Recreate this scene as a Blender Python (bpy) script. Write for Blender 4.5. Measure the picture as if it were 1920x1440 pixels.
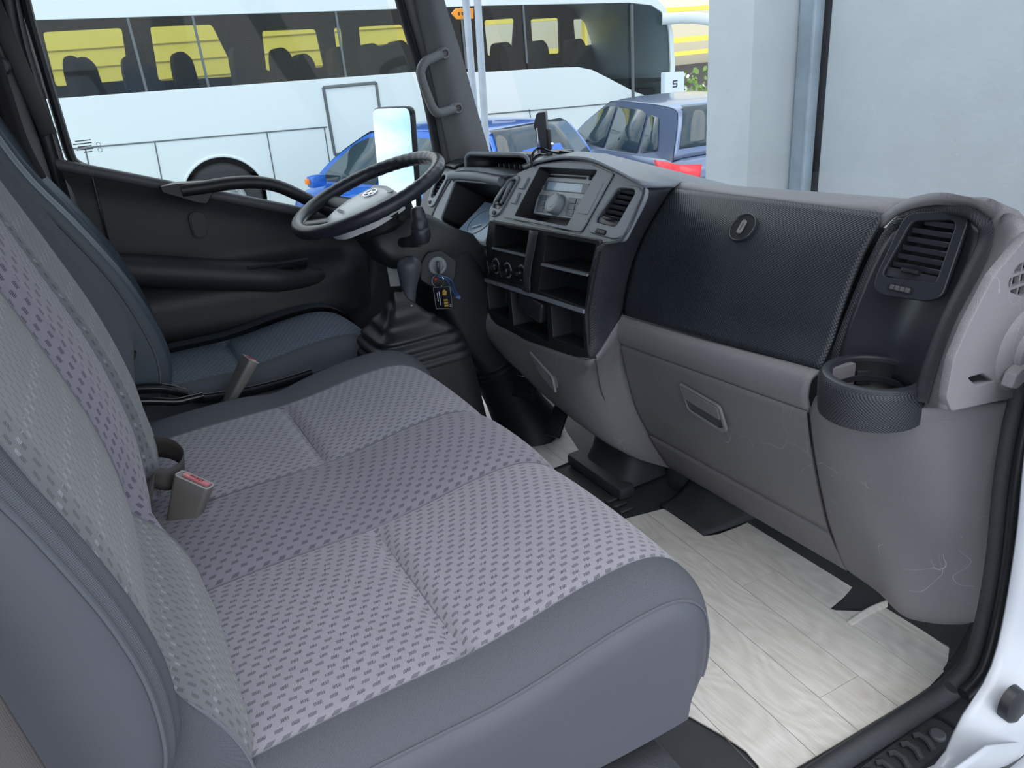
import bpy, bmesh, math, random
from mathutils import Vector, Matrix
random.seed(7)
for o in list(bpy.data.objects): bpy.data.objects.remove(o)
SC = bpy.context.scene
COL = SC.collection

# ------------------------------------------------------------------ camera
# x = towards the front of the cab, y = across the cab towards the driver, z up; cab floor at z = 0
cam_d = bpy.data.cameras.new('camera'); cam = bpy.data.objects.new('camera', cam_d); COL.objects.link(cam)
cam_d.sensor_width = 36.0; cam_d.lens = 26.25; cam_d.clip_start = 0.02; cam_d.clip_end = 500
cam.matrix_world = Matrix(((0.86470982, 0.26633532, -0.42584319, 0.0),
                           (-0.49533707, 0.31179196, -0.8108187, 0.0),
                           (-0.08317517, 0.91205881, 0.40153533, 1.05),
                           (0, 0, 0, 1)))
SC.camera = cam

# ------------------------------------------------------------------ world, sun, exposure
SC.view_settings.view_transform = 'Standard'; SC.view_settings.look = 'None'
SC.view_settings.gamma = 1.0; SC.view_settings.use_curve_mapping = False
SC.view_settings.exposure = 0.35
W = bpy.data.worlds.new('sky'); SC.world = W; W.use_nodes = True
wn = W.node_tree.nodes; wl = W.node_tree.links; wn.clear()
w_out = wn.new('ShaderNodeOutputWorld'); w_bg = wn.new('ShaderNodeBackground')
w_tc = wn.new('ShaderNodeTexCoord'); w_noise = wn.new('ShaderNodeTexNoise'); w_map = wn.new('ShaderNodeMapping')
w_map.inputs['Scale'].default_value = (1, 1, 2.2)
w_noise.inputs['Scale'].default_value = 2.6; w_noise.inputs['Detail'].default_value = 7; w_noise.inputs['Roughness'].default_value = .55
w_ramp = wn.new('ShaderNodeValToRGB')
w_ramp.color_ramp.elements[0].position = .36; w_ramp.color_ramp.elements[0].color = (.36, .54, .82, 1)
w_ramp.color_ramp.elements[1].position = .54; w_ramp.color_ramp.elements[1].color = (1.0, 1.0, 1.0, 1)
w_bg.inputs['Strength'].default_value = 1.6
wl.new(w_tc.outputs['Generated'], w_map.inputs['Vector']); wl.new(w_map.outputs['Vector'], w_noise.inputs['Vector'])
wl.new(w_noise.outputs['Fac'], w_ramp.inputs['Fac']); wl.new(w_ramp.outputs['Color'], w_bg.inputs['Color'])
wl.new(w_bg.outputs['Background'], w_out.inputs['Surface'])
sun_d = bpy.data.lights.new('sun', 'SUN'); sun = bpy.data.objects.new('sun', sun_d); COL.objects.link(sun)
sun_d.energy = 1.0; sun_d.angle = math.radians(45); sun_d.color = (1.0, .96, .9)
sun.rotation_euler = Vector((.15,.55,-1)).to_track_quat('-Z', 'Y').to_euler()

# ------------------------------------------------------------------ helpers
def V(*a): return Vector(a)
def hexc(r, g, b):
    f = lambda c: (c/255/12.92) if c/255 <= .04045 else ((c/255+.055)/1.055)**2.4
    return (f(r), f(g), f(b), 1)
ROOTS = {}
def finish(o, parent=None, label=None, cat=None, group=None, kind=None):
    COL.objects.link(o)
    if parent is not None:
        o.parent = parent
        o.matrix_parent_inverse = ROOTS.get(parent.name, Matrix.Identity(4)).inverted() if parent.name in ROOTS else Matrix.Identity(4)
    if label: o['label'] = label
    if cat: o['category'] = cat
    if group: o['group'] = group
    if kind: o['kind'] = kind
    return o
def thing(name, loc, label=None, cat=None, group=None, kind=None):
    o = bpy.data.objects.new(name, None); o.location = loc; o.empty_display_size = .05
    finish(o, None, label, cat, group, kind)
    ROOTS[o.name] = Matrix.Translation(Vector(loc))
    return o
def sharpen(me, ang=38):
    bm = bmesh.new(); bm.from_mesh(me)
    for f in bm.faces: f.smooth = True
    lim = math.radians(ang)
    for e in bm.edges:
        if len(e.link_faces) == 2:
            e.smooth = e.calc_face_angle(0) < lim
        else: e.smooth = True
    bm.to_mesh(me); bm.free()
def obj(name, me, mat, parent=None, sharp=38, sub=0, solid=0, bevel=0, **kw):
    if isinstance(me, bmesh.types.BMesh):
        bm = me; me = bpy.data.meshes.new(name); bm.to_mesh(me); bm.free()
    if mat is not None:
        if isinstance(mat, (list, tuple)):
            for m in mat: me.materials.append(m)
        else: me.materials.append(mat)
    sharpen(me, sharp)
    o = bpy.data.objects.new(name, me)
    if bevel:
        m = o.modifiers.new('b', 'BEVEL'); m.width = bevel; m.segments = 2; m.limit_method = 'ANGLE'; m.angle_limit = .6
    if solid:
        m = o.modifiers.new('s', 'SOLIDIFY'); m.thickness = solid; m.offset = -1
    if sub:
        m = o.modifiers.new('u', 'SUBSURF'); m.levels = sub; m.render_levels = sub
    return finish(o, parent, **kw)
def recalc(bm): bmesh.ops.recalc_face_normals(bm, faces=bm.faces[:]); return bm
def catmull(pts, n, closed=False):
    pts = [Vector(p) for p in pts]
    if len(pts) < 3 and not closed:
        return [pts[0].lerp(pts[-1], i/(n-1)) for i in range(n)]
    m = len(pts); segs = m if closed else m-1
    def g(i):
        if closed: return pts[i % m]
        if i < 0: return pts[0]*2-pts[1]
        if i >= m: return pts[-1]*2-pts[-2]
        return pts[i]
    fine = []
    K = 12
    for s in range(segs):
        p0, p1, p2, p3 = g(s-1), g(s), g(s+1), g(s+2)
        for k in range(K):
            t = k/K
            fine.append(.5*((2*p1)+(p2-p0)*t+(2*p0-5*p1+4*p2-p3)*t*t+(3*p1-p0-3*p2+p3)*t**3))
    fine.append(g(segs) if closed else pts[-1])
    L = [0]
    for a, b in zip(fine, fine[1:]): L.append(L[-1]+(b-a).length)
    out = []; j = 0
    cnt = n if closed else n-1
    for i in range(n):
        d = L[-1]*i/cnt
        while j < len(L)-2 and L[j+1] < d: j += 1
        t = 0 if L[j+1] == L[j] else (d-L[j])/(L[j+1]-L[j])
        out.append(fine[j].lerp(fine[j+1], min(1, max(0, t))))
    return out
def lin(pts, n):
    pts = [Vector(p) for p in pts]; L = [0]
    for a, b in zip(pts, pts[1:]): L.append(L[-1]+(b-a).length)
    out = []; j = 0
    for i in range(n):
        d = L[-1]*i/(n-1)
        while j < len(L)-2 and L[j+1] < d: j += 1
        t = 0 if L[j+1] == L[j] else (d-L[j])/(L[j+1]-L[j])
        out.append(pts[j].lerp(pts[j+1], min(1, max(0, t))))
    return out
def grid_bm(rows, closed=False, uv=True):
    bm = bmesh.new(); vs = [[bm.verts.new(p) for p in r] for r in rows]
    nr, nc = len(rows), len(rows[0])
    U = [[0]*(nc+1) for _ in range(nr)]; Vv = [[0]*(nc+1) for _ in range(nr)]
    lay = bm.loops.layers.uv.new('UVMap')
    for i in range(nr):
        for j in range(1, nc+1): U[i][j] = U[i][j-1]+(Vector(rows[i][j % nc])-Vector(rows[i][j-1])).length
    for j in range(nc+1):
        for i in range(1, nr): Vv[i][j] = Vv[i-1][j]+(Vector(rows[i][j % nc])-Vector(rows[i-1][j % nc])).length
    for i in range(nr-1):
        for j in range(nc if closed else nc-1):
            q = [(i, j), (i, j+1), (i+1, j+1), (i+1, j)]
            try: f = bm.faces.new([vs[a][b % nc] for a, b in q])
            except ValueError: continue
            for l, (a, b) in zip(f.loops, q): l[lay].uv = (U[a][b], Vv[a][b])
    return bm
def surf(name, rows, mat, parent=None, solid=.004, flip=False, **kw):
    if flip: rows = [list(reversed(r)) for r in rows]
    return obj(name, grid_bm(rows), mat, parent, solid=solid, **kw)
def loft(curves, nu, nv, smooth_v=True):
    """curves: list of polylines; each resampled to nu points, then nv rows across"""
    rs = [catmull(c, nu) for c in curves]
    cols = [(catmull([r[j] for r in rs], nv) if smooth_v else lin([r[j] for r in rs], nv)) for j in range(nu)]
    return [[cols[j][i] for j in range(nu)] for i in range(nv)]
class Fr:
    """a planar frame: point = O + u U + v V + w N"""
    def __init__(s, O, U, Vv):
        s.O = Vector(O); s.U = Vector(U).normalized(); s.V = Vector(Vv); s.V = (s.V-s.U*s.V.dot(s.U)).normalized(); s.N = s.U.cross(s.V)
    def p(s, u, v, w=0): return s.O+s.U*u+s.V*v+s.N*w
    def m(s): return Matrix(((s.U.x, s.V.x, s.N.x, s.O.x), (s.U.y, s.V.y, s.N.y, s.O.y), (s.U.z, s.V.z, s.N.z, s.O.z), (0, 0, 0, 1)))
    def at(s, u, v, w=0): f = Fr(s.p(u, v, w), s.U, s.V); return f
    def rot(s, a):
        c, d = math.cos(a), math.sin(a)
        return Fr(s.O, s.U*c+s.V*d, s.V*c-s.U*d)
WORLD = Fr((0, 0, 0), (1, 0, 0), (0, 1, 0))
def rpoly(pts, r, n=4):
    """round the corners of a 2-D polygon"""
    out = []; m = len(pts)
    for i in range(m):
        p0, p1, p2 = Vector(pts[i-1][:2]), Vector(pts[i][:2]), Vector(pts[(i+1) % m][:2])
        rr = r[i] if isinstance(r, (list, tuple)) else r
        a = p0-p1; b = p2-p1
        k = min(rr, a.length*.48, b.length*.48)
        if k < 1e-5: out.append(tuple(p1)); continue
        A_, B_ = p1+a.normalized()*k, p1+b.normalized()*k
        for j in range(n+1):
            t = j/n; q = A_*(1-t)**2+p1*2*t*(1-t)+B_*t*t
            out.append((q.x, q.y))
    return out
def rrect(w, h, r, cx=0, cy=0, n=4):
    return rpoly([(cx-w/2, cy-h/2), (cx+w/2, cy-h/2), (cx+w/2, cy+h/2), (cx-w/2, cy+h/2)], r, n)
def circ(r, n=24, cx=0, cy=0, ry=None):
    ry = ry or r
    return [(cx+r*math.cos(2*math.pi*i/n), cy+ry*math.sin(2*math.pi*i/n)) for i in range(n)]
def scale_poly(pts, s, off=None):
    cx = sum(p[0] for p in pts)/len(pts); cy = sum(p[1] for p in pts)/len(pts)
    if off is not None:
        w = max(p[0] for p in pts)-min(p[0] for p in pts); h = max(p[1] for p in pts)-min(p[1] for p in pts)
        return [(cx+(p[0]-cx)*(1+2*off/w), cy+(p[1]-cy)*(1+2*off/h)) for p in pts]
    return [(cx+(p[0]-cx)*s, cy+(p[1]-cy)*s) for p in pts]
def plate(name, fr, outline, holes, thick, mat, parent=None, bevel=0.0, w=0, **kw):
    """flat plate with holes; front face at w, thickness goes back"""
    cu = bpy.data.curves.new('tmp', 'CURVE'); cu.dimensions = '2D'; cu.fill_mode = 'BOTH'
    cu.extrude = max(1e-5, thick/2-bevel); cu.bevel_depth = bevel; cu.bevel_resolution = 1; cu.offset = -bevel
    for poly in [outline]+list(holes):
        sp = cu.splines.new('POLY'); sp.points.add(len(poly)-1); sp.use_cyclic_u = True
        for q, p in zip(sp.points, poly): q.co = (p[0], p[1], 0, 1)
    t = bpy.data.objects.new('tmp', cu); COL.objects.link(t)
    dg = bpy.context.evaluated_depsgraph_get()
    me = bpy.data.meshes.new_from_object(t.evaluated_get(dg)); me.name = name
    bpy.data.objects.remove(t); bpy.data.curves.remove(cu)
    me.materials.clear()
    me.transform(fr.m() @ Matrix.Translation((0, 0, w-thick/2)))
    return obj(name, me, mat, parent, **kw)
def pocket_bm(fr, poly, depth, w=0, taper=.0, wall=True, bm=None, inset=0.0):
    """cup behind a hole: walls and a back face"""
    bm = bm or bmesh.new()
    back = scale_poly(poly, 1-taper)
    a = [bm.verts.new(fr.p(p[0], p[1], w)) for p in poly]; b = [bm.verts.new(fr.p(p[0], p[1], w-depth)) for p in back]
    n = len(a)
    for i in range(n): bm.faces.new((a[i], b[i], b[(i+1) % n], a[(i+1) % n]))
    bm.faces.new(b)
    return recalc(bm)
def prism_bm(fr, poly, w0, w1, bm=None, taper=1.0):
    bm = bm or bmesh.new()
    top = scale_poly(poly, taper)
    a = [bm.verts.new(fr.p(p[0], p[1], w0)) for p in poly]; b = [bm.verts.new(fr.p(p[0], p[1], w1)) for p in top]
    n = len(a); fs = []
    for i in range(n): fs.append(bm.faces.new((a[i], a[(i+1) % n], b[(i+1) % n], b[i])))
    fs.append(bm.faces.new(list(reversed(a)))); fs.append(bm.faces.new(b))
    bmesh.ops.recalc_face_normals(bm, faces=fs)
    return bm
def box_bm(c, s, fr=None, bm=None, bev=0, seg=2):
    bm2 = bmesh.new()
    r = bmesh.ops.create_cube(bm2, size=1.0)
    for v in bm2.verts: v.co = Vector((v.co.x*s[0], v.co.y*s[1], v.co.z*s[2]))
    if bev: bmesh.ops.bevel(bm2, geom=bm2.edges[:]+bm2.verts[:], offset=bev, segments=seg, profile=.6, affect='EDGES', clamp_overlap=True)
    if fr is None:
        for v in bm2.verts: v.co += Vector(c)
    else:
        for v in bm2.verts: v.co = fr.p(c[0]+v.co.x, c[1]+v.co.y, c[2]+v.co.z)
    if bm is None: return bm2
    me = bpy.data.meshes.new('t'); bm2.to_mesh(me); bm2.free(); bm.from_mesh(me); bpy.data.meshes.remove(me)
    return bm
def tube_bm(pts, r, n=10, closed=False, caps=True, bm=None, flat=1.0, up=None):
    bm = bm or bmesh.new()
    pts = [Vector(p) for p in pts]; m = len(pts); rings = []
    t0 = (pts[1]-pts[0]).normalized()
    ref = Vector(up) if up else (Vector((0, 0, 1)) if abs(t0.z) < .9 else Vector((1, 0, 0)))
    for i, p in enumerate(pts):
        if closed: t = (pts[(i+1) % m]-pts[i-1])
        else: t = pts[min(i+1, m-1)]-pts[max(i-1, 0)]
        t.normalize()
        a = (ref-t*ref.dot(t))
        if a.length < 1e-4: a = t.orthogonal()
        a.normalize(); b = t.cross(a)
        if not up: ref = a
        rr = r[i] if isinstance(r, (list, tuple)) else r
        rings.append([bm.verts.new(p+a*rr*math.cos(2*math.pi*k/n)+b*rr*flat*math.sin(2*math.pi*k/n)) for k in range(n)])
    fs = []
    for i in range(m if closed else m-1):
        A_, B_ = rings[i], rings[(i+1) % m]
        for k in range(n): fs.append(bm.faces.new((A_[k], A_[(k+1) % n], B_[(k+1) % n], B_[k])))
    if caps and not closed:
        fs.append(bm.faces.new(list(reversed(rings[0])))); fs.append(bm.faces.new(rings[-1]))
    bmesh.ops.recalc_face_normals(bm, faces=fs)
    return bm
def lathe_bm(fr, prof, n=24, bm=None, sx=1, sy=1):
    """profile [(radius, height)] turned about the frame's N axis"""
    bm = bm or bmesh.new(); rings = []
    for r, h in prof:
        if r < 1e-6: rings.append([bm.verts.new(fr.p(0, 0, h))]*n)
        else: rings.append([bm.verts.new(fr.p(sx*r*math.cos(2*math.pi*k/n), sy*r*math.sin(2*math.pi*k/n), h)) for k in range(n)])
    fs = []
    for A_, B_ in zip(rings, rings[1:]):
        for k in range(n):
            q = []
            for v in (A_[k], A_[(k+1) % n], B_[(k+1) % n], B_[k]):
                if v not in q: q.append(v)
            if len(q) > 2: fs.append(bm.faces.new(q))
    bmesh.ops.recalc_face_normals(bm, faces=fs)
    return bm
def ribbon_bm(pts, width_dirs, w, th=.002):
    """a flat strap: pts, a width direction for each point"""
    rows = []
    for p, d in zip(pts, width_dirs):
        p = Vector(p); d = Vector(d).normalized()
        rows.append([p-d*w/2, p-d*w/6, p+d*w/6, p+d*w/2])
    return grid_bm(rows)
def text_obj(name, s, fr, size, mat, parent=None, thick=.0004, align='CENTER', **kw):
    cu = bpy.data.curves.new('tmp', 'FONT'); cu.body = s; cu.size = size; cu.align_x = align; cu.align_y = 'CENTER'; cu.extrude = thick
    t = bpy.data.objects.new('tmp', cu); COL.objects.link(t)
    dg = bpy.context.evaluated_depsgraph_get(); me = bpy.data.meshes.new_from_object(t.evaluated_get(dg)); me.name = name
    bpy.data.objects.remove(t); bpy.data.curves.remove(cu)
    me.materials.clear(); me.transform(fr.m())
    return obj(name, me, mat, parent, **kw)
def copy_tree(o, parent=None):
    c = o.copy(); COL.objects.link(c); c.parent = parent
    for ch in list(o.children): copy_tree(ch, c)
    return c

# ------------------------------------------------------------------ materials
MATS = {}
class NT:
    """tiny node-building helper"""
    def __init__(s, mat): s.t = mat.node_tree; s.n = s.t.nodes; s.l = s.t.links
    def new(s, k, **kw):
        nd = s.n.new(k)
        for a, b in kw.items(): setattr(nd, a, b)
        return nd
    def link(s, a, b): s.l.new(a, b)
    def val(s, sock, v):
        if hasattr(v, 'is_output'): s.l.new(v, sock)
        else: sock.default_value = v
    def math(s, op, a, b=0.0, c=None, clamp=False):
        nd = s.new('ShaderNodeMath', operation=op, use_clamp=clamp); s.val(nd.inputs[0], a); s.val(nd.inputs[1], b)
        if c is not None: s.val(nd.inputs[2], c)
        return nd.outputs[0]
    def mix(s, f, a, b):
        nd = s.new('ShaderNodeMix', data_type='RGBA'); s.val(nd.inputs['Factor'], f); s.val(nd.inputs['A'], a); s.val(nd.inputs['B'], b)
        return nd.outputs['Result']
    def noise(s, scale, detail=3, vec=None, rough=.5):
        nd = s.new('ShaderNodeTexNoise'); nd.inputs['Scale'].default_value = scale; nd.inputs['Detail'].default_value = detail; nd.inputs['Roughness'].default_value = rough
        if vec is not None: s.l.new(vec, nd.inputs['Vector'])
        return nd.outputs['Fac']
    def obj(s): return s.new('ShaderNodeTexCoord').outputs['Object']
    def uv(s): return s.new('ShaderNodeTexCoord').outputs['UV']
    def sep(s, v):
        nd = s.new('ShaderNodeSeparateXYZ'); s.l.new(v, nd.inputs[0]); return nd.outputs
    def scl(s, v, sc):
        nd = s.new('ShaderNodeMapping'); nd.inputs['Scale'].default_value = sc; s.l.new(v, nd.inputs['Vector']); return nd.outputs['Vector']
    def ramp(s, f, p0, p1, c0=(0, 0, 0, 1), c1=(1, 1, 1, 1)):
        nd = s.new('ShaderNodeValToRGB'); e = nd.color_ramp.elements
        e[0].position = p0; e[0].color = c0; e[1].position = p1; e[1].color = c1; s.l.new(f, nd.inputs['Fac']); return nd.outputs['Color']
    def bump(s, h, strength, dist, bsdf):
        nd = s.new('ShaderNodeBump'); nd.inputs['Strength'].default_value = strength; nd.inputs['Distance'].default_value = dist
        s.l.new(h, nd.inputs['Height']); s.l.new(nd.outputs['Normal'], bsdf.inputs['Normal'])
def mat(name, col=(.5, .5, .5, 1), rough=.5, metal=0.0, build=None, spec=.5, **kw):
    if name in MATS: return MATS[name]
    m = bpy.data.materials.new(name); m.use_nodes = True
    b = m.node_tree.nodes['Principled BSDF']
    b.inputs['Base Color'].default_value = col; b.inputs['Roughness'].default_value = rough; b.inputs['Metallic'].default_value = metal
    b.inputs['Specular IOR Level'].default_value = spec
    for k, v in kw.items(): b.inputs[k.replace('_', ' ')].default_value = v
    if build: build(NT(m), b)
    MATS[name] = m
    return m
def grain(scale=900, strength=.25, dist=.0004, vary=.12, scratches=0.0):
    def f(t, b):
        o = t.obj()
        v = t.new('ShaderNodeTexVoronoi', feature='DISTANCE_TO_EDGE'); v.inputs['Scale'].default_value = scale; t.link(o, v.inputs['Vector'])
        t.bump(t.ramp(v.outputs['Distance'], 0, .25), strength, dist, b)
        col = b.inputs['Base Color'].default_value[:]
        n = t.noise(6, 5, o)
        lo = tuple(c*(1-vary) for c in col[:3])+(1,); hi = tuple(min(1, c*(1+vary)) for c in col[:3])+(1,)
        c = t.ramp(n, .3, .7, lo, hi)
        if scratches:
            v2 = t.new('ShaderNodeTexVoronoi', feature='DISTANCE_TO_EDGE'); v2.inputs['Scale'].default_value = 9
            nz = t.new('ShaderNodeTexNoise'); nz.inputs['Scale'].default_value = 5; nz.inputs['Detail'].default_value = 2; t.link(o, nz.inputs['Vector'])
            mx = t.new('ShaderNodeMix', data_type='RGBA'); mx.inputs['Factor'].default_value = .35; t.link(o, mx.inputs['A']); t.link(nz.outputs['Color'], mx.inputs['B'])
            t.link(mx.outputs['Result'], v2.inputs['Vector'])
            edge = t.math('LESS_THAN', v2.outputs['Distance'], .0028)
            gate = t.math('GREATER_THAN', t.noise(7, 3, o), .60)
            k = t.math('MULTIPLY', t.math('MULTIPLY', edge, gate), scratches)
            c = t.mix(k, c, tuple(min(1, q*2.4+.05) for q in col[:3])+(1,))
        t.link(c, b.inputs['Base Color'])
    return f
def uvdots(pitch, strength, dist, sharp=0.0):
    """staggered raised dots in surface (metre) coordinates"""
    def f(t, b):
        x, y, _ = t.sep(t.uv())
        k = 2*math.pi/pitch
        a = t.math('SINE', t.math('MULTIPLY', x, k)); c = t.math('SINE', t.math('MULTIPLY', y, k))
        h = t.math('ADD', t.math('MULTIPLY', a, c), 0)
        t.bump(t.math('MULTIPLY_ADD', h, .5, .5), strength, dist, b)
        col = b.inputs['Base Color'].default_value[:]
        n = t.noise(7, 6, t.obj(), .6)
        t.link(t.ramp(n, .35, .75, tuple(q*.85 for q in col[:3])+(1,), tuple(q*1.25 for q in col[:3])+(1,)), b.inputs['Base Color'])
    return f
def weave(pitch, strength=.5, dist=.0006, vary=.3):
    def f(t, b):
        x, y, _ = t.sep(t.uv())
        k = 2*math.pi/pitch
        a = t.math('SINE', t.math('MULTIPLY', t.math('ADD', x, y), k)); c = t.math('SINE', t.math('MULTIPLY', t.math('SUBTRACT', x, y), k))
        h = t.math('MULTIPLY_ADD', t.math('MULTIPLY', a, c), .5, .5)
        t.bump(h, strength, dist, b)
        col = b.inputs['Base Color'].default_value[:]
        c1 = t.mix(h, tuple(q*(1-vary) for q in col[:3])+(1,), tuple(q*(1+vary) for q in col[:3])+(1,))
        t.link(c1, b.inputs['Base Color'])
    return f
def dashes(pu, pv, du, dv, dark, skew=.0, light=None, cluster=False):
    """woven fabric with rows of small hatched marks (surface metre coordinates)"""
    def f(t, b):
        uvv = t.uv(); x, y, _ = t.sep(uvv)
        wob = t.math('MULTIPLY', t.math('SUBTRACT', t.noise(55, 2, uvv), .5), pv*.35)
        y2 = t.math('ADD', y, wob)
        row = t.math('FLOOR', t.math('DIVIDE', y2, pv))
        off = t.math('MULTIPLY', t.math('MODULO', row, 3.0), .37)
        cu = t.math('FRACT', t.math('ADD', t.math('DIVIDE', t.math('ADD', x, t.math('MULTIPLY', y2, skew)), pu), off))
        cv = t.math('FRACT', t.math('DIVIDE', y2, pv))
        mu = t.math('LESS_THAN', t.math('ABSOLUTE', t.math('SUBTRACT', cu, .5)), du/pu/2)
        mv = t.math('LESS_THAN', t.math('ABSOLUTE', t.math('SUBTRACT', cv, .5)), dv/pv/2)
        hatch = t.math('GREATER_THAN', t.math('SINE', t.math('MULTIPLY', t.math('ADD', x, t.math('MULTIPLY', y2, .4)), 2*math.pi/.0019)), -.45)
        m = t.math('MULTIPLY', t.math('MULTIPLY', mu, mv), hatch)
        col = b.inputs['Base Color'].default_value[:]
        k = 2*math.pi/.0018
        wv = t.math('MULTIPLY', t.math('SINE', t.math('MULTIPLY', x, k)), t.math('SINE', t.math('MULTIPLY', y, k)))
        fine = t.noise(900, 2, uvv)
        base = t.mix(fine, tuple(q*.82 for q in col[:3])+(1,), tuple(min(1, q*1.18) for q in col[:3])+(1,))
        big = t.noise(9, 4, uvv)
        base = t.mix(t.math('MULTIPLY', t.math('SUBTRACT', big, .45, clamp=True), .9), base, tuple(q*.72 for q in col[:3])+(1,))
        c = t.mix(m, base, dark)
        if light:
            g2 = t.math('GREATER_THAN', t.math('FRACT', t.math('DIVIDE', x, pu*3)), .78)
            m2 = t.math('MULTIPLY', t.math('MULTIPLY', mv, hatch), t.math('MULTIPLY', g2, t.math('LESS_THAN', cu, .42)))
            c = t.mix(t.math('MULTIPLY', m2, .6), c, light)
        t.link(c, b.inputs['Base Color'])
        t.bump(t.math('ADD', t.math('MULTIPLY', wv, .5), t.math('MULTIPLY', m, -.6)), .35, .0006, b)
    return f
def glassmat(name, tint, refl=.08, rough=0.0, power=None):
    """thin pane: clear straight through, mirror-like at grazing angles"""
    if name in MATS: return MATS[name]
    m = bpy.data.materials.new(name); m.use_nodes = True; t = NT(m); t.n.clear()
    out = t.new('ShaderNodeOutputMaterial'); mx = t.new('ShaderNodeMixShader'); tr = t.new('ShaderNodeBsdfTransparent'); gl = t.new('ShaderNodeBsdfGlossy')
    tr.inputs['Color'].default_value = tint; gl.inputs['Roughness'].default_value = rough
    lw = t.new('ShaderNodeLayerWeight'); lw.inputs['Blend'].default_value = .5
    f = t.math('MULTIPLY_ADD', t.math('POWER', lw.outputs['Facing'], 5.0), .9, refl, clamp=True)
    t.link(f, mx.inputs['Fac']); t.link(tr.outputs[0], mx.inputs[1]); t.link(gl.outputs[0], mx.inputs[2]); t.link(mx.outputs[0], out.inputs['Surface'])
    MATS[name] = m
    return m
# palette
M_RUB = mat('black_rubber', hexc(56, 59, 64), .55, build=grain(420, .5, .0006, .25))
M_RUBS = mat('smooth_black_rubber', hexc(30, 32, 38), .42)
M_GREY = mat('grey_grained_plastic', hexc(120, 119, 124), .5, build=grain(650, .3, .0004, .07, .5))
M_GREYR = mat('grey_leather_grain_plastic', hexc(128, 127, 132), .46, build=grain(420, .45, .0006, .05, .25))
M_GREYD = mat('dark_grey_plastic', hexc(84, 86, 92), .5, build=grain(700, .25, .0003, .06))
M_BLK = mat('black_plastic', hexc(32, 34, 39), .42, build=grain(800, .2, .0003, .08))
M_BLKS = mat('satin_black_plastic', hexc(44, 47, 55), .34)
M_BLKG = mat('glossy_black_plastic', hexc(26, 28, 33), .12)
M_BLKT = mat('black_dotted_plastic', hexc(42, 48, 56), .36, build=uvdots(.0062, .55, .0014))
M_BLKT2 = mat('black_fine_dotted_plastic', hexc(50, 53, 60), .36, build=uvdots(.0050, .7, .0014))
M_STACK = mat('charcoal_silk_plastic', hexc(126, 133, 142), .36, build=grain(1500, .15, .0002, .05))
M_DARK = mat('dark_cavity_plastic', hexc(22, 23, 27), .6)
M_WHITE = mat('white_truck_paint', hexc(182, 188, 197), .3, build=grain(12, .02, .0005, .03))
M_FAB1 = mat('grey_dash_fabric', hexc(149, 147, 158), .95, build=dashes(.0180, .0105, .0092, .0047, hexc(84, 83, 93)), spec=.1, Sheen_Weight=.3)
M_FAB2 = mat('grey_spot_fabric', hexc(134, 131, 144), .95, build=dashes(.0215, .0125, .0092, .0060, hexc(72, 71, 82)), spec=.1, Sheen_Weight=.3)
M_FAB3 = mat('pale_streak_fabric', hexc(118, 121, 126), .95, build=dashes(.0180, .0105, .0092, .0044, hexc(80, 83, 90), light=hexc(180, 184, 190)), spec=.1, Sheen_Weight=.3)
M_FABD = mat('dim_dash_fabric', hexc(112, 122, 135), .95, build=dashes(.0145, .0085, .0098, .0038, hexc(72, 78, 90)), spec=.1)
M_WOV = mat('grey_woven_cloth', hexc(94, 97, 105), .9, build=weave(.0034, .7, .0008, .22), spec=.15)
M_VIN = mat('grey_vinyl', hexc(82, 84, 93), .42, build=grain(300, .10, .0003, .05))
M_VIND = mat('slate_vinyl', hexc(66, 76, 88), .45, build=grain(300, .10, .0003, .05))
M_DOOR = mat('dark_door_trim', hexc(48, 50, 55), .5, build=grain(700, .25, .0003, .06))
M_PIL = mat('grey_pillar_trim', hexc(108, 110, 113), .55, build=grain(700, .2, .0003, .05))
M_STITCH = mat('seam_thread', hexc(110, 112, 122), .8)
M_CHROME = mat('chrome', hexc(215, 220, 225), .15, 1.0)
M_GLASS = glassmat('clear_window_glass', (.93, .97, .97, 1), .010)
M_WSHLD = glassmat('windscreen_glass', (.92, .97, .98, 1), .018)
M_BELT = mat('grey_brown_webbing', hexc(76, 72, 71), .75, build=weave(.0030, .5, .0005, .15))
M_RED = mat('red_press_button', hexc(206, 120, 130), .35)
M_INK = mat('white_print', hexc(215, 222, 228), .5)
M_GOLD = mat('gold_print', hexc(196, 160, 70), .4)

# ------------------------------------------------------------------ cab shell
Y0, Y1 = .50, 2.12
fl = thing('floor', (.5, 1.3, 0), kind='structure', label='black rubber cab floor with ribbed tread blocks')
bm = bmesh.new()
rows = []
prof = [(-.55, .20), (.30, .20), (.47, .19), (.52, .10), (.545, .0), (.7, 0), (.9, 0), (1.12, 0), (1.22, .04), (1.32, .16), (1.42, .40)]
prof = [(p[0], p[1]-.0) for p in prof]
pp = lin([V(x, 0, z) for x, z in prof], 60)
for p in pp:
    rows.append([V(p.x, y, p.z-.003) for y in [.515+(2.12-.515)*k/40 for k in range(41)]])
surf('floor_covering', rows, M_RUB, fl, solid=.01, flip=True)
# tread blocks of the rubber floor between the two vinyl pieces
tb = box_bm((0, 0, 0), (.042, .017, .006), bev=.003, seg=1)
tme = bpy.data.meshes.new('tread_block'); tb.to_mesh(tme); tb.free(); tme.materials.append(M_RUB); sharpen(tme)
for i in range(6):
    for j in range(12):
        x = .66+i*.058; y = 1.262+j*.0285
        if x > .93 and y > 1.33: continue
        o = bpy.data.objects.new('tread_block', tme); o.location = (x, y, .002); finish(o, fl)
        o.matrix_parent_inverse = ROOTS[fl.name].inverted()
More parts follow.
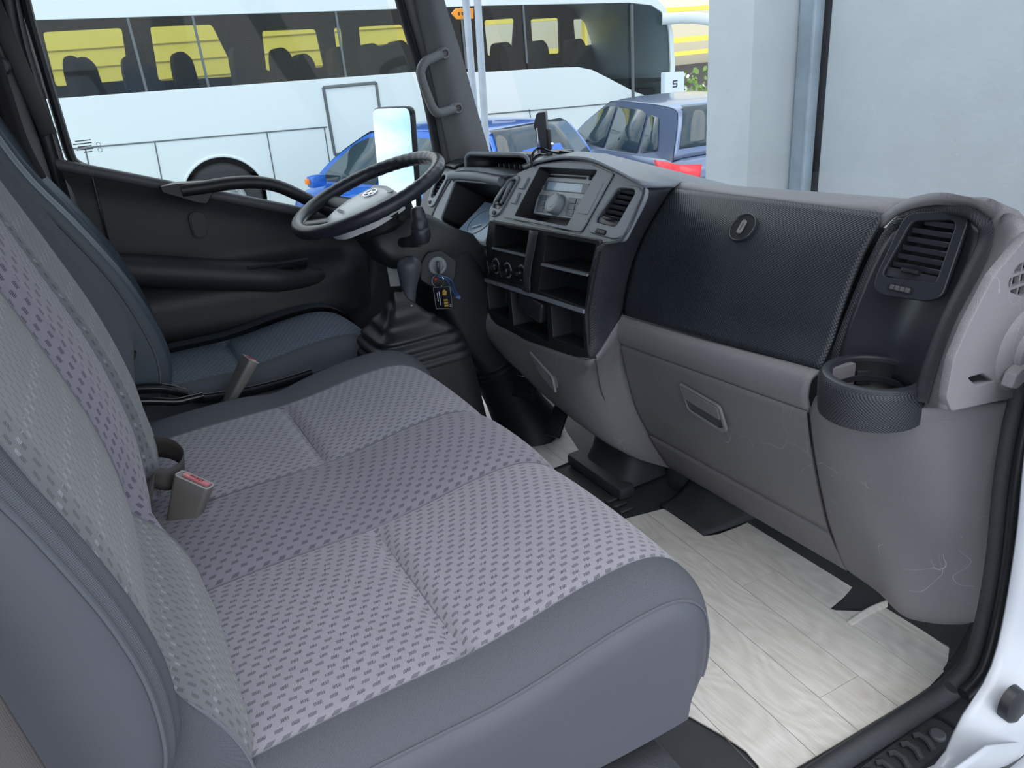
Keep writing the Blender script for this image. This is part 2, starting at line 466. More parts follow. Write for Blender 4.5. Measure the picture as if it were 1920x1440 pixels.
# raised edge of the floor rubber along the door sill and up to the front corner
ridge = [V(.40, .50, .012), V(.70, .505, .014), V(.92, .497, .016), V(1.04, .492, .022), V(1.12, .494, .05), V(1.18, .50, .12)]
obj('sill_ridge', tube_bm(catmull(ridge, 40), [.022]*28+[.022+.001*k for k in range(12)], 14, flat=.75), M_RUB, fl)
rows = loft([[V(1.06, .53, -.002), V(1.06, .47, .005), V(1.02, .44, .0)],
             [V(1.14, .54, .03), V(1.13, .47, .06), V(1.08, .435, .02)],
             [V(1.22, .55, .15), V(1.20, .48, .18), V(1.15, .435, .14)]], 14, 12)
surf('corner_rubber', rows, M_RUB, fl, solid=.006)
# engine cover under the seats
wb = thing('wall_back', (-.5, 1.3, 0), kind='structure', label='dark rear wall of the cab behind the seats')
obj('rear_panel', box_bm((-.55, 1.31, .75), (.04, 1.66, 1.5)), M_GREYD, wb)
ce = obj('ceiling', box_bm((.25, 1.31, 1.50), (1.62, 1.70, .05), bev=.02), M_GREYD, kind='structure')
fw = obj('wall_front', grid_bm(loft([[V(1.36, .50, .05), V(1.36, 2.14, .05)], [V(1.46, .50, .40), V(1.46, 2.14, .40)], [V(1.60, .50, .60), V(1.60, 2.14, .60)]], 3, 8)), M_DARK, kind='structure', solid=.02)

# sill scuff plate on the passenger side
sp = thing('sill_scuff_plate', (.9, .42, -.02), 'black sill scuff plate with curved tread slots beside the pale floor sheet', 'scuff plate')
fr = Fr((.93, .425, -.012), (1, 0, 0), (0, 1, 0))
outl = rpoly([(-.60, -.055), (.145, -.055), (.215, -.012), (.190, .050), (.15, .085), (-.60, .085)], [.01, .03, .02, .02, .02, .01], 5)
plate('plate', fr, outl, [], .02, M_RUB, sp, bevel=.006, w=.006)
plate('raised_border', fr, rpoly([(-.6, .006), (.062, .006), (.062, .066), (-.6, .066)], .028, 6), [rpoly([(-.59, .010), (.057, .010), (.057, .062), (-.59, .062)], .026, 6)], .003, M_RUBS, sp, w=.009)
rib = tube_bm([V(0, -.022, 0), V(.006, -.008, .004), V(.006, .006, .004), V(0, .012, 0)], .0055, 8)
rme = bpy.data.meshes.new('tread_rib'); rib.to_mesh(rme); rib.free(); rme.materials.append(M_RUB); sharpen(rme)
for k in range(14):
    o = bpy.data.objects.new('tread_rib', rme); o.location = (.92-k*.030, .466, -.002); finish(o, sp); o.matrix_parent_inverse = ROOTS[sp.name].inverted()
obj('cap_screw', lathe_bm(Fr((.953, .459, -.004), (1, 0, 0), (0, 1, 0)), [(0, .004), (.010, .004), (.0125, .002), (.013, -.003)], 20), M_GREYD, sp)

# door aperture: black rubber seal and white painted body on the passenger side
seal = [(0.9432, 0.43, 0.1143), (0.9867, 0.43, 0.1321), (1.022, 0.44, 0.1917), (1.0368, 0.45, 0.2983), (1.0325, 0.46, 0.4423), (1.0496, 0.47, 0.5506), (1.0765, 0.475, 0.6967), (1.10, .47, .84), (.98, .465, 1.10), (.82, .47, 1.47)]
o = obj('trim_1', tube_bm(catmull(seal, 60), .012, 12, flat=.8), M_RUBS, kind='structure', label='black rubber door seal up the front passenger pillar')
seal2 = [V(*p)+V(-.002, .019, .0) for p in seal]
obj('trim_2', tube_bm(catmull(seal2, 60), .0115, 12), M_RUB, kind='structure', label='black inner flange of the passenger door opening')
bd = thing('trim_3', (1.2, .42, .2), kind='structure', label='white painted body pillar at the passenger door opening')
edge = catmull([(0.6259, 0.385, 0.1938), (0.7992, 0.385, 0.1026), (0.8491, 0.385, 0.1671), (0.9215, 0.395, 0.1982), (0.9637, 0.41, 0.2637), (0.9699, 0.42, 0.4008), (0.9666, 0.43, 0.5217), (0.9746, 0.44, 0.6728), (1.15, .43, .70), (1.14, .43, .78)], 40)
rows = []
for k in range(6):
    rows.append([p+V(.012*k+.07*(k > 3)*(k-3), -.030*min(k, 3)/3-.02*(k > 3), -.004*k) for p in edge])
surf('painted_flange', rows, M_WHITE, bd, solid=.004)
fr = Fr((0.9161, 0.35, 0.1776), (1, 0, .55), (-.55, 0, 1))
obj('rubber_plug', lathe_bm(fr, [(0, .006), (.02, .006), (.026, .002), (.028, -.01)], 24, sx=.9, sy=1.25), M_RUBS, bd)

# ------------------------------------------------------------------ windows and pillars on the driver side
pil = thing('trim_4', (1.0, 2.06, .8), kind='structure', label='grey front pillar trim beside the windscreen on the driver side')
P_L = [(0.9098, 2.07, 1.2818), (0.8988, 2.07, 1.2067), (0.916, 2.07, 1.0745), (0.9341, 2.07, 0.9197), (0.955, 2.07, 0.7385)]
P_R = [(0.9592, 2.04, 1.2768), (0.9725, 2.04, 1.2007), (1.0073, 2.04, 1.0667), (1.0376, 2.04, 0.9238), (1.072, 2.04, 0.7707)]
P_M = [V(*a).lerp(V(*b), .5)+V(-.005, -.022, 0) for a, b in zip(P_L, P_R)]
def to_roof(L, z=1.49):
    a, b = Vector(L[0]), Vector(L[1]); d = (a-b)/(a.z-b.z)
    return [a+d*(z-a.z)]+[Vector(p) for p in L]
P_L = to_roof(P_L); P_M = to_roof(P_M); P_R = to_roof(P_R)
surf('pillar_trim', loft([P_L, P_M, P_R], 20, 10), M_PIL, pil, solid=.006)
P_S = [(0.85, 2.1, 1.2496), (0.8583, 2.1, 1.1855), (0.8853, 2.1, 1.0507), (0.9028, 2.1, 0.9226), (0.9155, 2.1, 0.7571)]
P_S1 = [(0.8732, 2.09, 1.2477), (0.8819, 2.09, 1.1835), (0.9069, 2.09, 1.0624), (0.9242, 2.09, 0.9277), (0.9368, 2.09, 0.7549)]
P_S = to_roof(P_S); P_S1 = to_roof(P_S1)
surf('black_seal', loft([P_S, [V(*a).lerp(V(*b), .5)+V(0, -.012, 0) for a, b in zip(P_S, P_S1)], P_S1], 20, 6), M_RUBS, pil, solid=.006)
P_S2 = [(0.9173, 2.075, 1.2446), (0.9206, 2.075, 1.1804), (0.9356, 2.075, 1.0597), (0.954, 2.075, 0.9248), (0.9766, 2.075, 0.7505)]
P_S2 = to_roof(P_S2)
surf('grey_inner_flange', loft([P_S1, P_S2], 20, 4), M_PIL, pil, solid=.006)
bp = thing('trim_5', (-.1, 2.1, .9), kind='structure', label='dark rear door pillar with seat belt slot on the driver side')
B0 = [(-0.1413, 2.08, 1.3099), (-0.1369, 2.08, 1.15), (-0.1287, 2.08, 0.9865), (-0.1198, 2.08, 0.8081), (-0.0991, 2.08, 0.6506)]
B1 = [(-0.0409, 2.08, 1.3073), (-0.0565, 2.08, 1.1549), (-0.0586, 2.08, 1.0126), (-0.0594, 2.08, 0.8719), (-0.0663, 2.08, 0.6436)]
B0 = to_roof(B0); B1 = to_roof(B1)
surf('pillar_trim', loft([B0, [V(*a).lerp(V(*b), .5)+V(.0, -.015, 0) for a, b in zip(B0, B1)], B1], 20, 8), M_PIL, bp, solid=.006)
B2 = [(-0.0121, 2.1, 1.3091), (-0.0289, 2.1, 1.1647), (-0.0299, 2.1, 1.0206), (-0.033, 2.1, 0.8785), (-0.0358, 2.1, 0.6871)]
B2 = to_roof(B2)
surf('black_seal', loft([B1, [V(*a).lerp(V(*b), .5)+V(.0, -.014, 0) for a, b in zip(B1, B2)], B2], 20, 6), M_RUBS, bp, solid=.006)
B3 = [(-0.0043, 2.11, 1.3101), (-0.0188, 2.11, 1.1646), (-0.0206, 2.11, 1.0194), (-0.0223, 2.11, 0.8762), (-0.0247, 2.11, 0.6832)]
B3 = to_roof(B3)
surf('grey_door_flange', loft([B2, B3], 20, 3), M_PIL, bp, solid=.006)
obj('belt_slot_cover', box_bm((0, 0, 0), (.035, .30, .008), Fr((-0.0509, 2.065, 1.1219), (1, 0, .1), (-.25, 0, 1)), bev=.012), M_BLK, bp)
obj('belt_anchor', lathe_bm(Fr((-0.0854, 2.04, 1.1196), (1, 0, 0), (0, 0, 1)), [(0, .012), (.016, .012), (.02, .008), (.02, -.01)], 20), M_BLKS, bp)

obj('trim_7', box_bm((.28, 2.10, 1.47), (1.25, .07, .09), bev=.02), M_PIL, kind='structure', label='grey roof rail above the driver window')
# passenger side pillar, sill panel and plinth
pp_ = thing('trim_8', (1.1, .46, .8), kind='structure', label='front pillar on the passenger side')
q0 = [V(1.16, .455, .74), V(1.06, .45, .95), V(.95, .448, 1.18), V(.83, .45, 1.49)]
surf('pillar_skin', loft([[p+V(-.05, -.03, 0) for p in q0], [p+V(.0, -.05, 0) for p in q0], [p+V(.08, -.01, 0) for p in q0]], 16, 8), M_WHITE, pp_, solid=.006)
surf('pillar_inner', loft([[p+V(-.05, -.02, 0) for p in q0], [p+V(.0, .03, 0) for p in q0], [p+V(.08, .01, 0) for p in q0]], 16, 8), M_PIL, pp_, solid=.006)
obj('trim_9', box_bm((.25, .375, -.22), (1.66, .03, .38), bev=.01), M_WHITE, kind='structure', label='white sill panel below the passenger door')
obj('plinth_side', prism_bm(Fr((0, .522, 0), (1, 0, 0), (0, 0, 1)), [(-.55, -.02), (.54, -.02), (.52, .09), (.465, .185), (.30, .195), (-.55, .195)], -.006, .006), M_RUB, fl)
obj('sill_step', box_bm((.15, .452, -.02), (1.40, .145, .02), bev=.005), M_RUB, fl)
dr = thing('door_1', (.3, 2.12, .3), kind='structure', label='dark grey driver door with grab bar and armrest')
# door skin: a relief of the inner panel, (x, z) grid
def belt(x): return .900-.372*(x+.012)-(.05*max(0, x-.5))
def dpanel(x, t):
    zb = belt(x); z = .06+(zb-.06)*t
    y = 2.11-.020*math.exp(-((t-1)/.05)**2)
    e = math.exp(-((z-(.50-.05*(x-.3)))/.085)**4)         # armrest bulge
    kx = 1/(1+math.exp((x-.62)/.02))
    y -= .085*e*kx*(1 if z < .5 else 1)
    e2 = math.exp(-((z-.30)/.14)**4)
    y -= .03*e2*kx
    return V(x, y, z)
rows = [[dpanel(-.14+.92*i/60, j/60) for i in range(61)] for j in range(61)]
surf('inner_panel', rows, M_DOOR, dr, solid=.01, flip=False)
# belt line roll
obj('belt_moulding', tube_bm([V(x, 2.096, belt(x)-.004) for x in [-.06+.78*k/30 for k in range(31)]], .014, 12), M_GREYD, dr)
def wx_rear(z): return -.012-.30*(z-.894)
o = obj('door_glass', prism_bm(Fr((0, 2.125, 0), (1, 0, 0), (0, 0, 1)), [(-.03, .86), (.30, .76), (.85, .57), (1.02, .62), (.93, .88), (.86, 1.12), (.80, 1.42), (-.22, 1.42), (-.10, 1.1)], -.002, .002), M_GLASS, dr)
fr = Fr((0, 2.1225, 0), (1, 0, 0), (0, 0, 1))
M_ETCH = mat('grey_glass_etching', hexc(70, 78, 84), .6)
for k, (dx, w_) in enumerate(((0, .034), (-.003, .040), (.0, .030), (-.001, .036), (.004, .018))):
    obj('etched_line', box_bm((.028+dx, .950-.0065*k, .0004), (w_, .0022, .0004), fr), M_ETCH, dr)
for k in range(2):
    obj('etched_ring', tube_bm([fr.p(.058+.0045*math.cos(2*math.pi*j/20), .938-.013*k+.0045*math.sin(2*math.pi*j/20), .0006) for j in range(20)], .0005, 4, closed=True), M_ETCH, dr)
# window rubber at the rear edge and round the lower corner
obj('window_rubber', tube_bm(catmull([(0.0057, 2.11, 1.3098), (-0.003, 2.11, 1.2276), (-0.006, 2.11, 1.1199), (-0.0074, 2.11, 1.0122), (-0.0077, 2.11, 0.9231), (0.0022, 2.11, 0.8986), (0.0306, 2.11, 0.881)], 40), .011, 8), M_RUBS, dr)
# seam groove between panel sections, oval screw cover
obj('panel_seam', tube_bm(catmull([(0.0254, 2.093, 0.8769), (0.0202, 2.095, 0.7827), (0.0165, 2.098, 0.6906)], 16), .0025, 6), M_BLKG, dr)
fo = Fr((0.231, 2.1, 0.7163), (1, 0, .03), (-.03, 0, 1))
plate('screw_cover', fo, rrect(.033, .062, .016, n=6), [], .004, M_DOOR, dr, bevel=.0012, w=.006)
plate('screw_cover_gap', fo, rrect(.037, .066, .018, n=6), [rrect(.033, .062, .016, n=6)], .004, M_BLKG, dr, w=.004)
# grab bar
gb = catmull([(0.2068, 2.052, 0.8132), (0.2634, 2.05, 0.8126), (0.3216, 2.047, 0.8134), (0.3866, 2.045, 0.8066), (0.4379, 2.045, 0.7894), (0.4881, 2.045, 0.7582), (0.5535, 2.05, 0.7101), (0.6372, 2.06, 0.6458)], 44)
obj('grab_bar', tube_bm(gb, .0165, 14, flat=1.1), M_BLK, dr)
gp = [(p[0], p[2]) for p in [(0.1612, 2.05, 0.8293), (0.1986, 2.05, 0.8314), (0.2789, 2.05, 0.8234), (0.2932, 2.05, 0.8015), (0.2732, 2.05, 0.7939), (0.2577, 2.05, 0.7725), (0.236, 2.05, 0.7786), (0.1911, 2.05, 0.8015), (0.1624, 2.05, 0.8151)]]
obj('grab_bar_mount', prism_bm(Fr((0, 2.06, 0), (1, 0, 0), (0, 0, 1)), rpoly(gp, .006, 3), -.035, .016), M_BLK, dr, bevel=.006)
arm = catmull([(-0.0603, 2.06, 0.6663), (0.0518, 2.05, 0.6437), (0.2545, 2.03, 0.5928), (0.4135, 2.03, 0.552), (0.4886, 2.045, 0.5361), (0.5283, 2.07, 0.5289)], 36)
obj('armrest', tube_bm(arm, [.040]*26+[.040-.0026*k for k in range(10)], 18, flat=1.1, up=(0, 0, 1)), M_DOOR, dr, sharp=80)
# window switch on the armrest
fs = Fr((0.4083, 2.01, 0.5865), (1, 0, -.05), (.1, -.75, .66))
obj('switch_panel', box_bm((-.02, 0, 0), (.16, .05, .008), fs, bev=.003), M_BLKS, dr)
obj('window_switch', box_bm((0, 0, .006), (.045, .022, .008), fs, bev=.003), M_BLKG, dr)
obj('lock_switch', box_bm((.045, .003, .006), (.022, .014, .008), fs, bev=.003), M_BLKG, dr)
# speaker grille slats low on the door
for k, a in enumerate([(0.0808, 2.06, 0.4855), (0.0939, 2.06, 0.4808), (0.1071, 2.06, 0.4761), (0.1204, 2.06, 0.4713), (0.1339, 2.06, 0.4665), (0.1474, 2.06, 0.4616), (0.161, 2.06, 0.4567)]):
    obj('grille_slat', box_bm((0, 0, 0), (.012, .005, .06), Fr(V(*a), (1, 0, -.9), (0, 1, 0)), bev=.001), M_BLKG, dr)
# kick panel ahead of the door
rows = loft([[(0.6771, 2.1, 0.6097), (0.653, 2.1, 0.4871), (0.5932, 2.1, 0.4101), (0.4889, 2.1, 0.3739)], [(0.7896, 2.09, 0.6066), (0.7632, 2.09, 0.4323), (0.678, 2.09, 0.3332), (0.566, 2.09, 0.2758)], [(1.028, 2.08, 0.5487), (1.005, 2.08, 0.3459), (0.9888, 2.08, 0.2035), (0.8949, 2.08, 0.0776)]], 14, 12)
surf('wall_left', rows, M_DOOR, None, solid=.01, kind='structure', label='dark kick panel beside the driver footwell')

# windscreen
WT = [V(1.02, .52, 1.40), V(1.04, 1.3, 1.42), V(1.02, 2.08, 1.40)]
WB = [V(1.40, .50, .62), V(1.60, .75, .60), V(1.70, 1.3, .60), V(1.60, 1.85, .60), V(1.26, 2.06, .62)]
surf('window_1', loft([WB, [V(1.20, .51, 1.08), V(1.34, 1.3, 1.08), V(1.16, 2.07, 1.08)], WT], 24, 12), M_WSHLD, None, solid=0, kind='structure', label='clear windscreen above the dashboard')
# ------------------------------------------------------------------ dashboard
F_UP = Fr((.845, 0, .62), (0, -1, 0), (.61, 0, 1))      # leaning upper face of the dashboard
F_LO = Fr((.825, 0, .43), (0, -1, 0), (.1, 0, 1))       # steeper lower face of the centre stack
F_PV = Fr((.945, 0, .60), (0, -1, 0), (.45, 0, 1))      # vent face at the passenger end
F_END = Fr((0, .497, 0), (1, 0, 0), (0, 0, 1))          # end face by the passenger door
db = thing('dashboard', (1.1, 1.3, .1), 'two-tone grey and black moulded dashboard across the cab', 'dashboard')
def vl(L): return [Vector(p) for p in L]

# passenger side: black dotted panel, grey roll, glovebox lid, lower trim
RP = vl([(1.072, 0.74, 0.7763), (1.0351, 0.74, 0.7326), (1.0109, 0.74, 0.6861), (0.9877, 0.74, 0.6297), (0.9745, 0.74, 0.5877), (0.9509, 0.74, 0.5458)])
LP = vl([(1.0983, 1.265, 0.7596), (1.0436, 1.265, 0.7092), (0.999, 1.265, 0.6479), (0.9728, 1.265, 0.5821), (0.9598, 1.265, 0.5364), (0.9546, 1.265, 0.5068)])
MP = [a.lerp(b, .5)+V(-.006, 0, .002) for a, b in zip(RP, LP)]
pan = surf('upper_glovebox_panel', loft([LP, MP, RP], 26, 40), M_BLKT, db, solid=.006)
RR = vl([(0.9485, 0.738, 0.5453), (0.9377, 0.738, 0.5314), (0.9318, 0.738, 0.5066), (0.93, 0.738, 0.4772)]); LR = vl([(0.9568, 1.268, 0.5031), (0.9462, 1.268, 0.4931), (0.9395, 1.268, 0.4697), (0.9416, 1.268, 0.4425)])
for L in (RR, LR):
    L[1] += V(-.010, 0, .004); L[2] += V(-.010, 0, 0)
surf('grey_knee_roll', loft([LR, RR], 14, 40), M_GREYR, db, solid=.006)
RL = vl([(0.9303, 0.738, 0.4742), (0.9512, 0.738, 0.3908), (0.9827, 0.738, 0.2936), (1.0199, 0.738, 0.1985)]); LL = vl([(0.9429, 1.268, 0.4383), (0.96, 1.268, 0.3563), (0.9859, 1.268, 0.2665), (1.0232, 1.268, 0.1873)])
lid = surf('glovebox_lid', loft([LL, RL], 20, 40), M_GREY, db, solid=.006)
RB = vl([(1.0203, 0.738, 0.1947), (1.0531, 0.738, 0.1358), (1.0867, 0.738, 0.0805)]); LB = vl([(1.0231, 1.268, 0.1829), (1.0576, 1.268, 0.1191), (1.1041, 1.268, 0.0564)])
RB.append(RB[-1]+V(.06, 0, .02)); LB.append(LB[-1]+V(.06, 0, .02))
surf('lower_trim', loft([LB, RB], 12, 40), M_GREY, db, solid=.006)
# round key lock on the black panel; a dark disc paints its recess shade
fk = Fr((1.030, .996, .7255), (0, -1, 0), (.64, 0, .77))
lock = obj('lock_bezel', lathe_bm(fk, [(.0285, -.004), (.0285, .0008), (.0270, .0020), (.0255, .0012), (.0250, .0002)], 40), M_BLKS, pan)
obj('lock_recess_shade', lathe_bm(fk, [(.0255, .0006), (.020, .0005), (0, .0005)], 40), M_DARK, pan)
plate('lock_barrel', fk, rrect(.011, .028, .0055, n=5), [rrect(.0028, .014, .001)], .004, M_GREYR, pan, bevel=.001, w=.0035)
# glovebox handle: scooped recess with a hinged flap
lidn = Fr((0.9469, 1, 0.3829), (0, -1, 0), (-.16, 0, 1))
hp = [lidn_pt for lidn_pt in [(-.062, .034), (.052, .022), (.066, -.030), (.048, -.040), (-.045, -.026)]]
hr = plate('handle_frame', lidn, rpoly(hp, .008, 4), [rpoly([(-.055, .029), (.047, .018), (.056, -.026), (.043, -.031), (-.041, -.020)], .006, 4)], .006, M_GREYR, lid, bevel=.0015, w=.0045)
obj('handle_recess', pocket_bm(lidn, rpoly([(-.055, .029), (.047, .018), (.056, -.026), (.043, -.031), (-.041, -.020)], .006, 4), .006, w=.0035), M_GREYD, lid)
obj('handle_flap', prism_bm(lidn, rpoly([(-.054, .028), (.046, .017), (.051, -.010), (-.046, .001)], .004, 3), -.002, .0055), M_GREY, lid, bevel=.0015)
# top pad
T0 = [p.copy() for p in (LP[0], MP[0], RP[0])]
T0 = [p+V(.004, 0, -.006) for p in T0]
T1 = vl([(1.1249, 1.268, 0.7621), (1.1597, 1, 0.7651), (1.1092, 0.74, 0.7851)])
T2 = [p+V(.10, 0, -.022) for p in T1]; T3 = [V(1.60, p.y, .645) for p in T1]
surf('passenger_top_pad', loft([T0, T1, T2, T3], 20, 24), M_GREYR, db, solid=.006, flip=True)

# passenger end pod
K0 = vl([(1.0625, 0.735, 0.7553), (1.0523, 0.7, 0.7839), (1.0286, 0.63, 0.8094), (1.0163, 0.575, 0.8164), (1.0187, 0.548, 0.8011)])
K1 = vl([(1.0844, 0.745, 0.7744), (1.083, 0.71, 0.7969), (1.0316, 0.63, 0.8222), (1.0053, 0.56, 0.8289), (1.0016, 0.52, 0.8226)])
K2 = [V(1.17, .745, .750), V(1.15, .70, .778), V(1.08, .62, .805), V(1.08, .55, .785), V(1.08, .505, .765)]
K3 = [V(1.5, .745, .66), V(1.5, .70, .67), V(1.45, .62, .68), V(1.4, .55, .68), V(1.35, .505, .66)]
R0 = vl([(1.0187, 0.548, 0.8011), (1.0202, 0.545, 0.7709), (1.0002, 0.545, 0.7241), (0.9668, 0.545, 0.6719), (0.9455, 0.545, 0.6155), (0.9311, 0.545, 0.5553)])
R1 = vl([(1.0016, 0.52, 0.8226), (1.004, 0.52, 0.778), (0.9726, 0.518, 0.7356), (0.9364, 0.518, 0.6842), (0.9173, 0.518, 0.6341), (0.9081, 0.518, 0.5725)])
R2 = vl([(1.0186, 0.5, 0.8022), (1.0088, 0.499, 0.7804), (0.9511, 0.499, 0.7482), (0.9132, 0.499, 0.6927), (0.8929, 0.499, 0.652), (0.8917, 0.499, 0.5848)])
R3 = [p+V(.05, .012, -.02) for p in R2]
cv = [catmull(k, 20)+catmull(r, 30)[1:] for k, r in ((K0, R0), (K1, R1), (K2, R2), (K3, R3))]
cols = [catmull([c[j] for c in cv], 26) for j in range(49)]
surf('pod_shell', [[cols[j][i] for j in range(49)] for i in range(26)], M_GREYR, db, solid=.005, flip=True, sharp=180)
surf('pod_core', [[a.lerp(b, t_)+V(.006, .004, -.002) for a, b in zip(catmull(R0, 30), catmull(R2, 30))] for t_ in (-.05, .3, .6, 1.0)], M_GREYR, db, solid=.003, flip=True)
# dark vent face, slightly hollow
D0 = vl([(1.0515, 0.712, 0.7589), (1.0235, 0.715, 0.7139), (0.9967, 0.72, 0.6501), (0.9765, 0.722, 0.5923), (0.97, 0.725, 0.5378)])
D2 = vl([(1.0088, 0.552, 0.7897), (1.0025, 0.55, 0.7627), (0.9702, 0.55, 0.7037), (0.9377, 0.55, 0.6318), (0.9222, 0.55, 0.5766)])
D1 = [a.lerp(b, .5)+V(.030, 0, .0) for a, b in zip(D0, D2)]
D1[0] += V(-.015, 0, .03)
surf('vent_face', loft([D0, D1, D2], 24, 24), M_BLKS, db, solid=.004)
obj('pod_backing', prism_bm(F_PV, [(-0.6974, 0.1908), (-0.6692, 0.2137), (-0.5937, 0.2262), (-0.5592, 0.2066), (-0.5559, -0.0353), (-0.6948, -0.0484), (-0.7048, 0.061)], -.062, -.055), M_DARK, db)
rim = [(0.9757, 0.734, 0.5218), (0.9821, 0.732, 0.5788), (1.0027, 0.729, 0.6378), (1.0315, 0.724, 0.709), (1.0512, 0.712, 0.7606), (1.0423, 0.675, 0.7895), (1.0278, 0.625, 0.8057), (1.0109, 0.578, 0.8113), (1.0075, 0.552, 0.7983), (1.0075, 0.547, 0.773), (0.9834, 0.546, 0.7312), (0.9496, 0.546, 0.6774), (0.9267, 0.546, 0.6228), (0.9152, 0.546, 0.5704)]
rr = catmull(rim, 90)
rad = [.0078+.002*min(1, max(0, (i-45)/20)) for i in range(90)]
rows = []
for i, p in enumerate(rr):
    t = (rr[min(i+1, 89)]-rr[max(i-1, 0)]).normalized(); n = V(-.85, -.2, .35); n = (n-t*n.dot(t)).normalized(); b = t.cross(n)
    rows.append([p+b*rad[i]*1.15*math.cos(math.pi*k/8)+n*rad[i]*.8*math.sin(math.pi*k/8)-n*.003 for k in range(9)])
surf('dotted_rim', rows, M_BLKT2, db, solid=.0)
# lower bolster under the cup holder
C0 = vl([(0.9278, 0.736, 0.4758), (0.9486, 0.736, 0.3926), (0.98, 0.736, 0.2956), (1.0171, 0.736, 0.2008), (1.0838, 0.736, 0.0832)])
C1 = vl([(0.9058, 0.7, 0.5298), (0.9269, 0.69, 0.4401), (0.9626, 0.68, 0.3308), (0.9994, 0.665, 0.2264), (1.0509, 0.65, 0.1053)])
C2 = vl([(0.9061, 0.64, 0.5229), (0.9374, 0.63, 0.434), (0.9741, 0.62, 0.3265), (1.0006, 0.6, 0.2211), (1.0237, 0.575, 0.1141)])
C3 = vl([(0.9273, 0.545, 0.5564), (0.9606, 0.54, 0.4663), (0.9948, 0.535, 0.3637), (1.0365, 0.53, 0.2485), (1.0721, 0.52, 0.1178)])
C4 = vl([(1.0528, 0.492, 0.5456), (1.0709, 0.49, 0.4498), (1.0888, 0.49, 0.3499), (1.1051, 0.49, 0.2423), (1.0907, 0.487, 0.1457)])
for L in (C0, C1, C2, C3, C4): L.append(L[-1]+V(.07, .01, .01))
bol = surf('end_bolster', loft([C0, C1, C2, C3, C4], 34, 34), M_GREY, db, solid=.006)
obj('bolster_seam', tube_bm(catmull([p+V(-.001, 0, 0) for p in C0[:5]], 30), .0022, 6), M_BLKG, db)

# end panel facing the passenger door: grille and hexagonal lever
EP = [(1.0137, 0.8001), (0.9905, 0.7896), (0.936, 0.7538), (0.8986, 0.6983), (0.8796, 0.6577), (0.8781, 0.605), (0.895, 0.5814), (1.1016, 0.5458), (1.1396, 0.646), (1.0895, 0.7762)]
gpoly = [(1.0158, 0.7595), (0.984, 0.7562), (0.9724, 0.7378), (0.9816, 0.7232), (1.0356, 0.701), (1.0834, 0.6901), (1.0616, 0.7504)]
ep = plate('end_panel', F_END, rpoly(EP, .006, 3), [rpoly(gpoly, .006, 3), rpoly([(0.9197, 0.6221), (0.953, 0.6187), (0.9823, 0.5995), (0.9415, 0.6052)], .004, 3)], .012, M_GREYR, db, bevel=.002, w=.006)
gx0, gx1 = min(p[0] for p in gpoly), max(p[0] for p in gpoly); gz0, gz1 = min(p[1] for p in gpoly), max(p[1] for p in gpoly)
for k in range(1, 4):
    obj('grille_bar', box_bm(((gx0+gx1)/2, gz0+(gz1-gz0)*k/4, -.002), (gx1-gx0+.004, .004, .006), F_END.rot(-.06) if False else F_END), M_GREYR, ep)
for k in range(1, 6):
    obj('grille_bar', box_bm((gx0+(gx1-gx0)*k/6, (gz0+gz1)/2, -.003), (.003, gz1-gz0, .006), F_END), M_GREYR, ep)
obj('grille_backing', prism_bm(F_END, gpoly, -.016, -.010), M_DARK, ep)
bs = (1.0378, 0.631)
fb = F_END.at(bs[0], bs[1], .004)
obj('round_boss', lathe_bm(fb, [(.062, 0), (.054, .006), (.046, .010), (.037, .012), (.035, .020), (.032, .022), (0, .022)], 40), M_GREYR, ep)
lv = (1.0084, 0.6101)
fb2 = F_END.at(lv[0], lv[1], .014).rot(.38)
obj('hexagonal_lever', prism_bm(fb2, [(-.030, -.002), (-.018, -.0125), (.018, -.0125), (.030, .002), (.018, .0125), (-.018, .0125)], .0, .016), M_GREYR, ep, bevel=.002)

# cup holder at the passenger end
ch = thing('cup_holder', (.917, .62, .52), 'round black cup holder with dotted rim below the passenger end vent', 'cup holder')
fc = Fr((.918, .622, .588), (1, 0, 0), (0, 1, 0))
rows = []
for r, h in [(.0715, -.062), (.0735, -.045), (.0745, -.03), (.0745, -.012), (.0735, -.005), (.070, 0)]:
    rows.append([fc.p(r*math.cos(2*math.pi*k/64), r*math.sin(2*math.pi*k/64), h) for k in range(64)])
obj('dotted_band', grid_bm(rows, closed=True), M_BLKT2, ch)
obj('rim', lathe_bm(fc, [(.070, 0), (.0675, .0012), (.060, .0012), (.0575, -.001), (.057, -.006)], 64), M_BLKS, ch)
obj('cup_wall', lathe_bm(fc, [(.057, -.006), (.057, -.045), (.052, -.052), (0, -.053)], 48), M_BLK, ch)
obj('grey_back_insert', prism_bm(fc, [(.02+.0, .045), (-.02, .0515), (-.025, .056), (.02, .056)], -.04, -.006), M_GREY, ch)
for a in (50, 120, 200, 265, 330):
    f2 = Fr(fc.p(.051*math.cos(math.radians(a)), .051*math.sin(math.radians(a)), -.03), (-math.sin(math.radians(a)), math.cos(math.radians(a)), 0), (0, 0, 1))
    obj('grip_tab', box_bm((0, 0, 0), (.02, .022, .005), f2, bev=.0015), M_BLKS, ch)
obj('inner_ring', lathe_bm(fc, [(.050, -.030), (.050, -.026), (.046, -.026), (.046, -.034)], 48), M_BLKS, ch)

